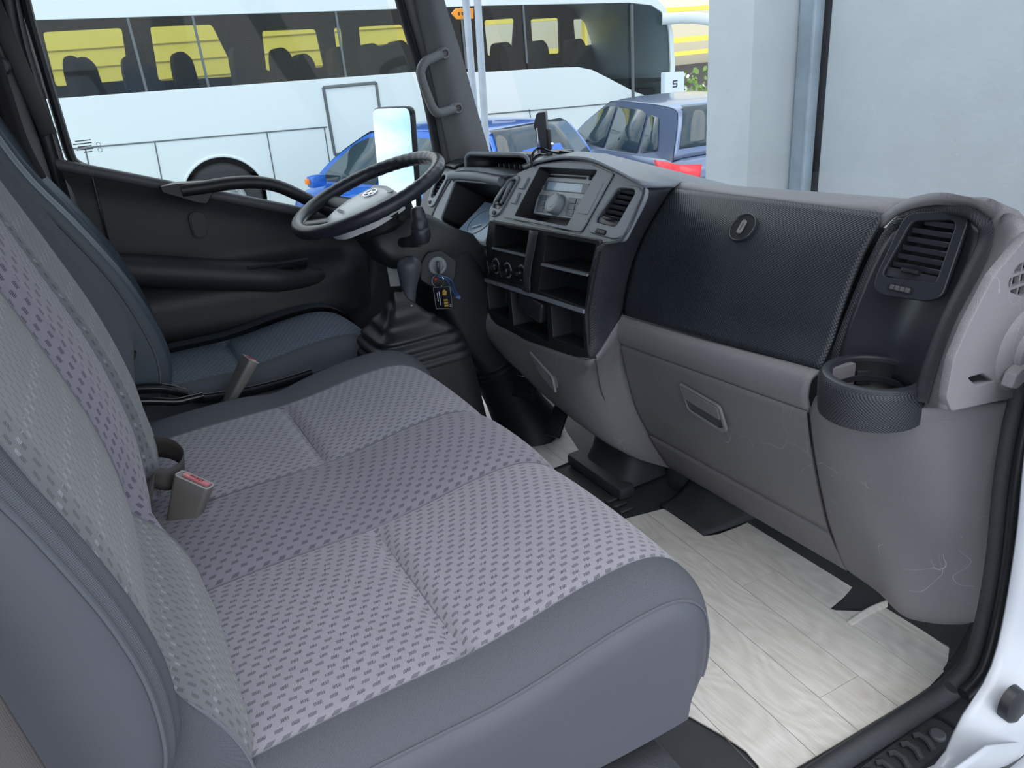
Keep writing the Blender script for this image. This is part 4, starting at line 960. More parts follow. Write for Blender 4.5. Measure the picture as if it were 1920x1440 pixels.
obj('backrest_welt', tube_bm([V(p.x-.029, 1.655, p.z) for p in DB], .003, 6), M_WOV, dse)
obj('backrest_shell', box_bm((-.24, 1.85, .78), (.12, .38, .66), bev=.03), M_BLK, dse)
obj('seat_base', box_bm((.22, 1.86, .215), (.56, .38, .05), bev=.01), M_BLK, dse)

# ------------------------------------------------------------------ belts and buckles
def buckle(label, fr):
    t = thing('belt_buckle', fr.p(0, 0, 0), label, 'belt buckle', 'seat belt buckles')
    bm = bmesh.new(); rings = []
    for v, w, th in ((-.075, .040, .016), (-.02, .050, .020), (.02, .056, .023), (.040, .058, .024), (.043, .055, .022)):
        rings.append([bm.verts.new(fr.p(p[0], v, p[1])) for p in rrect(w, th, .006, n=3)])
    for a, b in zip(rings, rings[1:]):
        for k in range(len(a)): bm.faces.new((a[k], a[(k+1) % len(a)], b[(k+1) % len(a)], b[k]))
    bm.faces.new(rings[0]); bm.faces.new(rings[-1]); recalc(bm)
    obj('housing', bm, M_BELT if False else mat('grey_brown_buckle_plastic', hexc(108, 106, 104), .4), t, bevel=.001)
    f2 = Fr(fr.p(0, .043, 0), fr.U, -fr.N)
    b = obj('release_button', box_bm((.002, .001, .001), (.044, .011, .004), f2, bev=.001), M_RED, t)
    text_obj('button_lettering', 'PRESS', f2.at(.002, .001, .0033), .009, mat('dark_red_print', hexc(140, 40, 50), .5), b)
    obj('rim', tube_bm([fr.p(p[0], .043, p[1]) for p in rrect(.056, .022, .006, n=4)], .0014, 6, closed=True), mat('pale_buckle_edge', hexc(170, 172, 172), .3), t)
    return t
buckle('grey buckle with pink PRESS button standing on the bench seat', Fr((0.0087, 1.135, 0.4545), (.72, -.58, -.05), (.25, .1, 1)).rot(-.36))
buckle('grey buckle with red button leaning between the driver seat and bench', Fr((0.1865, 1.615, 0.4613), (.10, -.95, .05), (.60, .1, .70)))
sb = thing('belt_strap', (0, 1.2, .43), 'grey-brown lap belt webbing looped beside the bench buckle', 'seat belt')
cpts = catmull([(-0.0634, 1.31, 0.5048), (-0.0243, 1.29, 0.502), (0.0107, 1.255, 0.4991), (0.0231, 1.215, 0.4923), (0.0134, 1.175, 0.4906), (-0.0078, 1.155, 0.4945), (-0.0247, 1.15, 0.506), (-0.0367, 1.145, 0.5054), (-0.0499, 1.135, 0.4871)], 44)
wd = [V(.05, -.1, 1).lerp(V(.30, -.15, 1), i/43) for i in range(44)]
for i in range(34, 44): wd[i] = wd[33].lerp(V(.9, -.55, .25), (i-33)/10)
obj('webbing_loop', ribbon_bm(cpts, wd, .040), M_BELT, sb, solid=.0016)
c2 = catmull([(-0.0435, 1.14, 0.501), (-0.0539, 1.13, 0.4818), (-0.0591, 1.1, 0.4718), (-0.0632, 1.075, 0.4642)], 16)
obj('webbing_tail', ribbon_bm(c2, [V(.9, -.45, .1)]*16, .036), M_BELT, sb, solid=.0016)
sb2 = thing('belt_strap', (-.05, 1.58, .45), 'dark seat belt webbing hanging behind the woven bolster by the driver seat', 'seat belt')
obj('webbing', ribbon_bm(catmull([(-0.0005, 1.58, 0.5847), (-0.0167, 1.58, 0.5494), (-0.0338, 1.58, 0.4964)], 12), [V(.3, -1, 0)]*12, .04), M_BELT, sb2, solid=.0016)
bs_ = thing('seat_belt', (-.15, 2.02, .9), 'dark shoulder belt running down the driver door pillar', 'seat belt')
obj('webbing', ribbon_bm(catmull([(-0.0959, 2.02, 1.1445), (-0.0976, 2.02, 1.0611), (-0.0972, 2.01, 0.9633), (-0.0848, 1.99, 0.8838)], 16), [V(.9, -.3, .3)]*16, .045), mat('dark_webbing', hexc(46, 44, 48), .7), bs_, solid=.0016)

nb = thing('seat_belt', (-.1, .46, .4), 'grey-brown shoulder belt hanging beside the near backrest', 'seat belt')
obj('webbing', ribbon_bm(lin([(-0.1933, .49, 1.25), (-0.1094, .49, .10)], 30), [V(1.0000, -.12, 0.0694)]*30, .042), M_BELT, nb, solid=.0016)
# console tray and parking brake between the seats
ct = thing('parking_brake_console', (.15, 1.61, .36), 'glossy black brake lever and tray between bench and driver seat', 'brake lever')
lv1 = catmull([(-0.0475, 1.635, 0.4869), (-0.0032, 1.635, 0.4811), (0.0357, 1.635, 0.4696), (0.0682, 1.635, 0.4499), (0.0905, 1.63, 0.4323), (0.1441, 1.63, 0.4225), (0.224, 1.63, 0.4169), (0.2903, 1.63, 0.4173), (0.3405, 1.63, 0.4203)], 50)
obj('brake_lever', tube_bm(lv1, .011, 12, flat=.75), M_BLKG, ct)
obj('lever_trim_line', tube_bm([p+V(0, -.007, .006) for p in lv1], .0028, 6), M_BLKS, ct)
lv2 = catmull([(-0.0524, 1.6, 0.4771), (-0.0004, 1.6, 0.4647), (0.0475, 1.6, 0.4489), (0.0736, 1.6, 0.4471), (0.1007, 1.605, 0.4446)], 30)
obj('tray_edge', tube_bm(lv2, .009, 10), M_BLKG, ct)
obj('tray', box_bm((.12, 1.615, .36), (.36, .07, .08), bev=.01), M_BLK, ct)

# ------------------------------------------------------------------ vinyl floor sheets with plank joints
M_WOODS = []
def wood(i):
    def f(t, b):
        o = t.obj(); rot = t.new('ShaderNodeMapping'); rot.inputs['Rotation'].default_value = (0, 0, math.radians(-2.5)); rot.inputs['Location'].default_value = (i*3.1, i*1.7, 0); t.link(o, rot.inputs['Vector'])
        g = t.noise(14, 6, t.scl(rot.outputs['Vector'], (6, .55, 1)), .62)
        ringn = t.noise(2.2, 2, t.scl(rot.outputs['Vector'], (2.4, .9, 1)))
        rings = t.math('FRACT', t.math('MULTIPLY', ringn, 22.0))
        rings = t.math('ABSOLUTE', t.math('SUBTRACT', rings, .5))
        fine = t.noise(130, 3, t.scl(rot.outputs['Vector'], (3.5, .12, 1)))
        k = t.math('ADD', t.math('MULTIPLY', g, .5), t.math('ADD', t.math('MULTIPLY', rings, .28), t.math('MULTIPLY', fine, .42)))
        c = t.ramp(k, .32, .85, hexc(200, 197, 192), hexc(242, 240, 235))
        dirt = t.noise(5, 5, o); c = t.mix(t.math('MULTIPLY', t.math('SUBTRACT', dirt, .52, clamp=True), 1.6), c, hexc(176, 168, 156))
        t.link(c, b.inputs['Base Color']); t.bump(fine, .15, .0006, b)
    return f
for i in range(4): M_WOODS.append(mat('pale_plank_print_%s' % 'abcd'[i], hexc(215, 214, 212), .55, build=wood(i)))
def sheet(label, poly, z, joints, holes=()):
    cx = sum(p[0] for p in poly)/len(poly); cy = sum(p[1] for p in poly)/len(poly)
    t = thing('vinyl_floor_sheet', (cx, cy, z), label, 'floor sheet')
    bw = .094; ang = math.radians(-2.5); k = 0
    x = -.3
    def clip(pts, a, b, c):      # keep a x + b y <= c
        out = []
        for i in range(len(pts)):
            p, q = pts[i-1], pts[i]; dp = a*p[0]+b*p[1]-c; dq = a*q[0]+b*q[1]-c
            if dp*dq < 0: s = dp/(dp-dq); out.append((p[0]+(q[0]-p[0])*s, p[1]+(q[1]-p[1])*s))
            if dq <= 0: out.append(q)
        return out
    ca, sa = math.cos(ang), math.sin(ang)
    for s in range(-2, 18):
        a0 = joints+s*bw; strip = clip(clip(poly, ca, sa, a0+bw-.0006), -ca, -sa, -(a0+.0006))
        if len(strip) < 3: continue
        ys = sorted([-.5, .2+.37*((s*7) % 5)/5*1.5, .2+.37*((s*7) % 5)/5*1.5+.62, 3.0])
        for y0, y1 in zip(ys, ys[1:]):
            pc = clip(clip(strip, -sa, ca, y1-.0005), sa, -ca, -(y0+.0005))
            if len(pc) < 3: continue
            bm = bmesh.new(); f0 = [bm.verts.new((p[0], p[1], z)) for p in pc]; f1 = [bm.verts.new((p[0], p[1], z+.0028)) for p in pc]
            n = len(pc)
            try:
                bm.faces.new(f1); bm.faces.new(list(reversed(f0)))
                for i in range(n): bm.faces.new((f0[i], f0[(i+1) % n], f1[(i+1) % n], f1[i]))
            except ValueError: pass
            bmesh.ops.remove_doubles(bm, verts=bm.verts[:], dist=1e-5); recalc(bm)
            obj('plank', bm, M_WOODS[(s*3+k) % 4], t, sharp=20); k += 1
    return t
PS = [(1.023, 1.206), (.95, 1.222), (.884, 1.236), (.56, 1.25), (.556, .73), (.600, .725), (.649, .702), (.668, .64), (.676, .60), (.672, .569), (.64, .541), (.66, .538), (.722, .536), (.80, .531), (.886, .527), (.97, .522), (1.028, .522), (1.075, .528), (1.108, .541), (1.135, .556), (1.15, .575), (1.160, .62), (1.162, .675), (1.10, .70), (1.055, .735), (1.05, .745), (1.10, .752), (1.15, .765), (1.163, .80), (1.165, .95), (1.159, 1.044), (1.10, 1.047), (1.05, 1.052), (1.022, 1.065)]
ps = sheet('pale wood-print vinyl sheet on the passenger floor', PS, .001, .640)
# curled torn strip at the cut
rows = []
for k in range(12):
    t_ = k/11; x = 1.045+.12*t_
    rows.append([V(x, .690-.01*t_+.012*s_+.004*math.sin(3*t_), .0035+.006*s_*math.sin(math.pi*t_*.8)) for s_ in (0, .25, .5, .75, 1.0)])
surf('torn_strip', rows, M_WOODS[1], ps, solid=.002)
DS = [P_[:2] for P_ in [(1.1063, 1.8521, 0), (1.0863, 1.7715, 0), (1.0566, 1.6823, 0), (1.0135, 1.5448, 0), (0.945, 1.5419, 0), (0.8686, 1.5397, 0), (0.9214, 1.7056, 0), (0.9239, 1.7892, 0), (0.9111, 1.8673, 0), (0.9159, 2.0616, 0), (0.9357, 2.1832, 0), (1.0593, 2.2596, 0), (1.1136, 2.1203, 0)]]
sheet('small stained wood-print vinyl sheet on the driver floor', DS, .001, .700)
# black rubber tongue of the heater housing on the floor
# ------------------------------------------------------------------ steering wheel and column
WC = V(.590, 1.78, .774)
FW = Fr(WC, (.9465, 0, .323), (0, 1, 0))      # U up the slope (away from the driver), V towards the door
sw = thing('steering_wheel', WC, 'black steering wheel with emblem pad paled by painted glare', 'steering wheel')
N_ = 160; R_ = .186
pts = [FW.p(R_*math.cos(2*math.pi*k/N_), R_*math.sin(2*math.pi*k/N_)) for k in range(N_)]
rd = []
for k in range(N_):
    a = 2*math.pi*k/N_
    top = math.cos(a) > -.25
    rd.append(.0165+(.0006*math.sin(a*46) if top else 0))
obj('rim', tube_bm(pts, rd, 16, closed=True), M_BLKS, sw, sharp=60)
hubz = -.030
pad = rpoly([(.050, -.080), (.060, .0), (.050, .080), (-.04, .094), (-.112, .055), (-.126, 0), (-.112, -.055), (-.04, -.094)], .02, 5)
bm = bmesh.new(); rings = []
for s, w in ((1.0, -.055), (1.0, -.03), (.985, -.022), (.94, -.014), (.80, -.008), (.5, -.004), (.2, -.003)):
    rings.append([bm.verts.new(FW.p(p[0]*s, p[1]*s, w)) for p in pad])
for a, b in zip(rings, rings[1:]):
    for k in range(len(a)): bm.faces.new((a[k], a[(k+1) % len(a)], b[(k+1) % len(a)], b[k]))
bm.faces.new(rings[-1]); recalc(bm)
obj('airbag_pad', bm, mat('glare_tinted_airbag_cover', hexc(222, 227, 229), .26, build=grain(900, .2, .0003, .06)), sw)  # window glare put into the cover colour; the pad itself is dark grey
plate('pad_seam', FW, rpoly([(.043, -.070), (.051, 0), (.043, .070), (.028, .06), (.034, 0), (.028, -.06)], .006, 3), [], .002, M_STACK, sw, w=-.006)
# spokes: two each side, swept towards the driver
for s in (-1, 1):
    path = catmull([FW.p(-.01, s*.075, -.034), FW.p(-.035, s*.125, -.024), FW.p(-.055, s*.165, -.010), FW.p(-.062, s*.186, -.002)], 14)
    obj('spoke', tube_bm(path, [.026-.006*k/13 for k in range(14)], 12, flat=.40, up=(FW.U.x, FW.U.y, FW.U.z)), M_BLKS, sw)
    path = catmull([FW.p(-.075, s*.045, -.036), FW.p(-.120, s*.062, -.024), FW.p(-.160, s*.076, -.010), FW.p(-.178, s*.082, -.002)], 14)
    obj('spoke', tube_bm(path, [.034-.004*k/13 for k in range(14)], 12, flat=.30, up=(0, 1, 0)), M_BLKS, sw)
# emblem: an oval badge with a slanted bar and a lettering strip on the pad
fe = FW.at(.006, 0, -.0022).rot(-math.pi/2)
em = plate('emblem_ring', fe, circ(.025, 28, ry=.019), [circ(.021, 28, ry=.0155)], .003, M_CHROME, sw, bevel=.0006, w=.0025)
plate('emblem_bar', fe.rot(.55), rrect(.040, .006, .001), [], .003, M_CHROME, em, w=.0022)
plate('emblem_bar', fe.rot(-.75), rrect(.026, .004, .001), [], .003, M_CHROME, em, w=.0020)
text_obj('pad_lettering', 'AIRBAG', FW.at(-.080, 0, -.0035).rot(-math.pi/2), .013, M_STACK, sw)
obj('hub_underside', lathe_bm(FW, [(.088, -.05), (.085, -.075), (.06, -.10), (.045, -.13), (0, -.13)], 32), M_BLK, sw)

sc = thing('steering_column', (.97, 1.78, 0), 'black steering column shroud with ignition barrel running down to the floor', 'steering column')
AX = FW.N*-1
C0_ = WC+AX*.085
Cend = V(.765, 1.775, .50)
def ringbox(p, U, Vv, w, h, r): return [p+U*q[0]+Vv*q[1] for q in rrect(w, h, r, n=4)]
def loftbox(name, secs, mt, parent, **kw):
    rows = [ringbox(Vector(p), Vector(U).normalized(), Vector(Vv).normalized(), w, h, r) for p, U, Vv, w, h, r in secs]
    bm = grid_bm([r for r in rows], closed=True); 
    bm.verts.ensure_lookup_table(); n = len(rows[0])
    try: bm.faces.new([bm.verts[k] for k in range(n)]); bm.faces.new([bm.verts[len(rows)*n-n+k] for k in range(n)])
    except ValueError: pass
    recalc(bm)
    return obj(name, bm, mt, parent, **kw)
Y_ = V(0, 1, 0)
loftbox('upper_shroud', [(WC+AX*.075, FW.U, Y_, .12, .12, .03), (WC+AX*.10+V(.02, 0, 0), FW.U, Y_, .17, .17, .03), (WC+AX*.15+V(.05, 0, 0), FW.U, Y_, .20, .19, .035), (V(.735, 1.775, .615), V(.95, 0, .3), Y_, .19, .19, .04), (V(.80, 1.775, .53), V(.9, 0, .45), Y_, .17, .17, .04)], M_BLK, sc)
loftbox('lower_cover', [(V(.745, 1.775, .60), V(.95, 0, .25), Y_, .13, .19, .03), (V(.775, 1.775, .50), V(.93, 0, .36), Y_, .15, .20, .03), (V(.825, 1.775, .38), V(.93, 0, .36), Y_, .16, .20, .03), (V(.868, 1.775, .285), V(.93, 0, .36), Y_, .14, .18, .04)], M_BLK, sc)
obj('slot', box_bm((0, 0, 0), (.012, .018, .004), Fr((0.633, 1.69, 0.7179), (.5, 0, .9), (-.9, 0, .5)), bev=.0015), M_DARK, sc)
# rubber boot to the floor
BX = (V(.975, 1.78, 0)-V(.868, 1.775, .285)).normalized()
fb_ = Fr(V(.868, 1.775, .285), (BX.z*-1, 0, BX.x), (0, 1, 0))
fb_ = Fr(V(.868, 1.775, .290), V(0, 1, 0).cross(BX), (0, 1, 0))
prof = [(.082, 0), (.090, .004), (.090, .010), (.083, .014), (.083, .018), (.091, .022), (.091, .028), (.084, .032), (.084, .036), (.091, .040), (.090, .046), (.080, .052), (.076, .09), (.078, .16), (.085, .22), (.098, .27), (.108, .30), (.110, .31)]
obj('floor_boot', lathe_bm(fb_, prof, 40), M_RUBS, sc)
# ignition lock in its escutcheon on the passenger side of the column
fi_ = Fr((0.7012, 1.668, 0.5845), (.85, -.25, -.45), (.35, -.05, 1))
plate('ignition_escutcheon', fi_, rpoly([(-.040, .030), (-.010, .046), (.038, .034), (.048, -.012), (.020, -.052), (-.035, -.040), (-.046, 0)], .008, 3), [], .012, M_BLK, sc, bevel=.003, w=.002)
obj('lock_ring', lathe_bm(fi_.at(-.006, .008, .002), [(.0225, 0), (.0225, .004), (.020, .006), (.014, .006), (.013, .003), (0, .003)], 32), mat('grey_lock_ring', hexc(130, 136, 140), .4), sc)
# stalk
stalk = catmull([(0.6267, 1.7, 0.6598), (0.6323, 1.65, 0.6693), (0.6305, 1.61, 0.6797), (0.6315, 1.585, 0.6872)], 20)
ws = thing('wiper_stalk', stalk[0], 'black stalk with stepped end on the steering column', 'stalk')
obj('arm', tube_bm(stalk, [.012]*8+[.014+.0004*k for k in range(12)], 14), M_BLKS, ws)
d_ = (stalk[-1]-stalk[-4]).normalized()
fst = Fr(Vector((0.6325, 1.57, 0.7026)), d_.orthogonal(), d_.cross(d_.orthogonal()))
fst = Fr(Vector((0.6312, 1.575, 0.6875)), (1, .1, .0), Vector((-.12, .05, 1)).cross(Vector((1, .1, 0))))
obj('grip', lathe_bm(fst, [(0, -.012), (.014, -.010), (.0215, .002), (.0225, .016), (.0215, .022), (.0200, .024), (.0205, .028), (.0185, .044), (.0170, .046), (.0160, .060), (.0125, .070), (0, .074)], 24), M_BLKS, ws)

# key, ring, tag and cable tie
fk_ = fi_.at(-.006, .008, .006)
ky = thing('ignition_key', fk_.p(0, 0, 0), 'key in the ignition with ring and blue cable tie', 'key')
obj('key_head', box_bm((0, -.002, .010), (.007, .028, .022), fk_.rot(.35), bev=.002), M_BLKG, ky)
rc = fk_.p(.004, -.022, .018)
ringf = Fr(rc+V(0, 0, -.012), (.6, -.5, .1), (0.1, .1, 1))
obj('split_ring', tube_bm([ringf.p(.015*math.cos(2*math.pi*k/32), .015*math.sin(2*math.pi*k/32)) for k in range(32)], .0012, 6, closed=True), M_CHROME, ky)
obj('red_bead', lathe_bm(ringf.at(-.004, .006, .002), [(0, .004), (.003, .003), (.004, 0), (.003, -.003), (0, -.004)], 12), mat('red_bead', hexc(200, 40, 40), .4), ky)
M_TIE = mat('blue_cable_tie', hexc(40, 84, 140), .35)
obj('cable_tie', tube_bm(catmull([rc+V(0, 0, 0), Vector((0.7061, 1.635, 0.5631)), Vector((0.7155, 1.632, 0.5346)), Vector((0.727, 1.63, 0.5174))], 14), .0016, 6), M_TIE, ky)
obj('cable_tie', tube_bm(catmull([rc+V(0, 0, .004), Vector((0.7153, 1.633, 0.5629)), Vector((0.7225, 1.631, 0.536)), Vector((0.7328, 1.63, 0.5162))], 14), .0016, 6), M_TIE, ky)
obj('tie_tail', box_bm((0, 0, 0), (.012, .008, .004), Fr((0.7283, 1.63, 0.5158), (.7, -.4, -.5), (.3, .2, .6)), bev=.001), M_TIE, ky)
kt = thing('key_tag', (0.6867, 1.63, 0.5211), 'black rectangular key tag with gold and white print hanging from the key ring', 'key tag')
fkt = Fr((0.6885, 1.63, 0.5234), (.75, -.62, .03), (0, .05, 1))
obj('tag_body', box_bm((0, 0, 0), (.046, .058, .004), fkt, bev=.0015), M_BLKG, kt)
obj('tag_frame', tube_bm([fkt.p(p[0], p[1], .0022) for p in rrect(.042, .054, .003)], .0007, 5, closed=True), M_STACK, kt)
plate('gold_mark', fkt.at(.006, .013, .0022), rpoly([(-.006, -.006), (.003, -.007), (.006, .002), (0, .008), (-.005, .004)], .001, 2), [], .0008, M_GOLD, kt)
for k in range(3): obj('gold_line', box_bm((.006, -.006-.007*k+.0, .0022), (.010, .0045, .0006), fkt), M_GOLD, kt)
for k in range(2): obj('white_line', box_bm((-.008-.005*k, -.001+.004*k, .0022), (.0016, .034-.012*k, .0006), fkt), M_INK, kt)
text_obj('tag_number', '10', fkt.at(.016, -.020, .0022).rot(-math.pi/2), .007, M_INK, kt)
obj('tag_link', tube_bm([ringf.p(0, -.015), fkt.p(0, .030, 0)], .0014, 6), M_CHROME, kt)
# small white paper hanging behind the lever
obj('paper_tag', box_bm((0, 0, 0), (.026, .055, .001), Fr((0.6303, 1.8, 0.5554), (.8, -.5, 0), (-.2, 0, 1))), mat('white_paper', hexc(190, 196, 200), .8), label='white paper slip hanging behind the gear knob', cat='paper slip')

# ------------------------------------------------------------------ gear lever
gl = thing('gear_lever', (.58, 1.62, .2), 'black gear lever with pear-shaped knob and crumpled rubber gaiter', 'gear lever')
def rr_ring(cx, cy, z, w, h, r): return [V(cx+p[0], cy+p[1], z) for p in rrect(w, h, r, n=5)]
secs = [(.60, 1.62, .02, .30, .24, .05), (.59, 1.62, .20, .28, .235, .05), (.585, 1.62, .36, .255, .225, .05), (.583, 1.62, .405, .245, .215, .05)]
obj('console_base', grid_bm([rr_ring(*s) for s in secs], closed=True), M_BLK, gl)
rows = []
prof = [(1.04, .398), (1.07, .404), (1.07, .412), (1.0, .416), (.98, .420), (1.01, .425), (1.01, .433), (.93, .437), (.91, .441), (.94, .446), (.94, .454), (.84, .459), (.80, .464), (.83, .470), (.80, .478), (.66, .484), (.56, .492), (.58, .500), (.44, .508), (.36, .520), (.30, .535), (.20, .545), (.14, .556), (.12, .565)]
for i, (s, z) in enumerate(prof):
    up = max(0, (z-.44)/.12); ring = []
    for p in rrect(.240, .205, .05, n=8):
        a = math.atan2(p[1], p[0]); wv_ = 1+up*.10*math.sin(5*a+i*.9)+up*.06*math.sin(9*a+i*2)
        ring.append(V(.583-.012*up+p[0]*s*wv_, 1.62+p[1]*s*wv_, z+up*.006*math.sin(4*a+i)))
    rows.append(ring)
obj('gaiter', grid_bm(rows, closed=True), M_RUBS, gl, sub=1, sharp=180)
KB = V(*(0.5933, 1.62, 0.5287)); KT = V(*(0.6129, 1.62, 0.6413))
kd = (KT-KB).normalized(); fkn = Fr(KB, kd.orthogonal(), kd.cross(kd.orthogonal()))
L_ = (KT-KB).length
prof = [(.010, -.012), (.0155, .0), (.0165, L_*.1), (.0175, L_*.3), (.0205, L_*.48), (.0255, L_*.63), (.0292, L_*.77), (.0285, L_*.87), (.022, L_*.96), (.010, L_*1.01), (0, L_*1.015)]
obj('knob', lathe_bm(fkn, prof, 28), mat('dull_black_knob', hexc(70, 74, 82), .45), gl)
obj('lever_rod', tube_bm([KB+kd*-.05, KB], .008, 10), M_BLKG, gl)
for k in range(5):
    a = k*1.3; rr0 = .017+.003*math.sin(k)
    lp = [KB+kd*(-.008-.006*k)+fkn.U*rr0*math.cos(a+2*math.pi*j/12)+fkn.V*rr0*math.sin(a+2*math.pi*j/12)+kd*.008*math.sin(2*math.pi*j/12*2+k) for j in range(12)]
    obj('rubber_band', tube_bm(lp, .0035, 6, closed=True), M_RUBS, gl)
obj('white_clip', box_bm((0, 0, 0), (.016, .010, .010), Fr((0.5873, 1.598, 0.5314), (.8, -.6, 0), (0, 0, 1)), bev=.002), mat('white_clip_plastic', hexc(190, 195, 198), .4), gl)

# ------------------------------------------------------------------ pedals and heater housing
def pedal(label, c, U, Vv, w, h):
    t = thing('pedal', c, label, 'pedal', 'foot pedals')
    f = Fr(c, U, Vv)
    pd = obj('pad', box_bm((0, 0, 0), (w, h, .014), f, bev=.005), M_RUBS, t)
    for k in range(6): obj('rib', box_bm((0, -h*.38+h*.76*k/5, .008), (w*.85, .004, .004), f, bev=.001), M_RUBS, pd)
    obj('arm', tube_bm([f.p(0, h*.3, -.006), f.p(0, h*.8, -.06), f.p(0, h*1.2, -.16)], .009, 8), M_BLK, t)
pedal('black ribbed brake pedal behind the steering column boot', Vector((0.8888, 1.62, 0.2256)), (.4, -.9, 0), (.35, .2, .9), .07, .06)
pedal('black ribbed accelerator pedal by the driver floor sheet', Vector((0.9116, 1.5, 0.1635)), (.35, -.9, 0), (.6, .15, .75), .045, .085)
hh = thing('heater_housing', (1.12, 1.30, 0), 'black rubber heater duct housing rising from the floor under the dashboard', 'duct')
c_ = V(*(1.0116, 1.3622, 0.03))
rows = []
for z, w, d, ox in ((.02, .20, .17, 0), (.06, .19, .15, .015), (.14, .175, .14, .03), (.20, .168, .14, .040), (.25, .165, .14, .045)):
    rows.append([V(c_.x+.05+ox+p[0], c_.y+.045+p[1], z) for p in rrect(d, w, .045, n=6)])
obj('duct', grid_bm(rows, closed=True), M_RUB, hh)
obj('base_lip', box_bm((c_.x-.03, c_.y+.055, .018), (.05, .24, .035), bev=.010), M_RUB, hh)
obj('side_block', box_bm((c_.x+.12, c_.y-.105, .10), (.06, .07, .24), bev=.012), M_RUB, hh)
rows = loft([[V(1.02, 1.22, .004), V(1.02, 1.14, .010), V(1.02, 1.065, .004)], [V(1.09, 1.22, .02), V(1.10, 1.14, .04), V(1.08, 1.05, .008)], [V(1.17, 1.22, .10), V(1.18, 1.14, .11), V(1.17, 1.04, .012)]], 12, 12)
surf('floor_hump', rows, M_RUB, hh, solid=.004, flip=True)

# ------------------------------------------------------------------ grab handle on the front pillar
gh = thing('grab_handle', (0.9546, 2.02, 0.9882), 'grey grab handle bolted to the front pillar', 'handle')
gpts = catmull([(0.9529, 2.035, 1.0703), (0.9116, 2.01, 1.0629), (0.8729, 1.99, 1.052), (0.8556, 1.985, 1.0322), (0.8566, 1.985, 1.0071), (0.8668, 1.985, 0.9688), (0.8767, 1.985, 0.938), (0.8945, 1.99, 0.9224), (0.9333, 2.01, 0.9236), (0.9757, 2.035, 0.9273)], 50)
M_HND = mat('mid_grey_handle_plastic', hexc(116, 118, 120), .5)
obj('bar', tube_bm(gpts, .0125, 12), M_HND, gh)
for q in [(0.9452, 2.022, 1.0703), (0.9677, 2.022, 0.9269)]:
    f = Fr(q, (1, 0, .1), (-.1, .25, 1))
    f = Fr(q, (1, 0, 0), (0, 0, 1))
    obj('screw_boss', lathe_bm(f, [(.016, -.02), (.016, .006), (.013, .010), (.009, .010), (.009, .004), (0, .004)], 24), M_HND, gh)
    obj('screw', lathe_bm(f.at(0, 0, .004), [(.007, 0), (.006, .004), (0, .004)], 12), M_BLKG, gh)

# ------------------------------------------------------------------ radio
rd_ = thing('car_radio', F_UP.p(-1.40, .16, -.03), 'silver-grey car radio with disc slot, display and round volume knob', 'radio')
F_RAD = Fr((.8706, 0, .6044), (0, -1, 0), (.61, 0, 1))
tl = V(*(-1.6044, 0.2256), 0); tr = V(*(-1.3988, 0.2368), 0); bl = V(*(-1.5718, 0.11), 0)
M_RAD = mat('silver_grey_radio_plastic', hexc(186, 195, 203), .34, build=grain(1500, .1, .0002, .04))
M_RADB = mat('radio_button_plastic', hexc(112, 120, 130), .35)
M_LCD = mat('pale_blue_lcd', hexc(190, 214, 238), .12)
def rp(u, v): q = tl+(tr-tl)*u+(bl-tl)*v; return (q.x, q.y)
RW = (tr-tl).length; RH = (bl-tl).length
def rquad(u0, v0, u1, v1, r=.001): return rpoly([rp(u0, v1), rp(u1, v1), rp(u1, v0), rp(u0, v0)], r, 3)
plate('body', F_RAD, rquad(-.01, -.02, 1.01, 1.02, .003), [], .03, M_RAD, rd_, bevel=.001, w=0)
plate('disc_slot', F_RAD, rquad(.09, .19, .87, .235), [], .002, M_DARK, rd_, w=.0008)
for k in range(3):
    plate('preset_button', F_RAD, rquad(.19+.195*k, .055, .375+.195*k, .115, .001), [], .003, M_RADB, rd_, bevel=.0006, w=.0022)
for u in (.045, .945):
    c = rp(u, .205); obj('round_button', lathe_bm(F_RAD.at(c[0], c[1], 0), [(.0055, 0), (.0055, .002), (.0045, .003), (0, .003)], 20), M_BLKG, rd_)
plate('display_frame', F_RAD, rquad(.10, .315, .955, .52, .002), [rquad(.155, .335, .84, .50, .001)], .003, M_RADB, rd_, bevel=.0006, w=.002)
plate('display', F_RAD, rquad(.155, .335, .84, .50, .001), [], .002, M_LCD, rd_, w=.0006)
plate('side_button', F_RAD, rquad(.02, .33, .075, .50, .001), [], .003, M_RADB, rd_, bevel=.0006, w=.002)
for r0 in range(3):
    for k in range(6):
        if k in (2, 3): continue
        u0 = .05+.15*k; v0 = .62+.125*r0
        plate('key_button', F_RAD, rquad(u0, v0, u0+.135, v0+.11, .0012), [], .003, M_RADB, rd_, bevel=.0006, w=.0024)
c = rp(.46, .80)
kn = F_RAD.at(c[0], c[1], 0)
vc = obj('volume_collar', lathe_bm(kn, [(.0265, 0), (.0265, .003), (.024, .004)], 36), M_STACK, rd_)
obj('volume_knob', lathe_bm(kn, [(.024, .003), (.024, .018), (.0225, .021), (.019, .0218), (.0185, .0208), (.012, .0208), (.0115, .0214), (0, .0214)], 36), mat('radio_knob_grey', hexc(150, 160, 168), .3), vc)

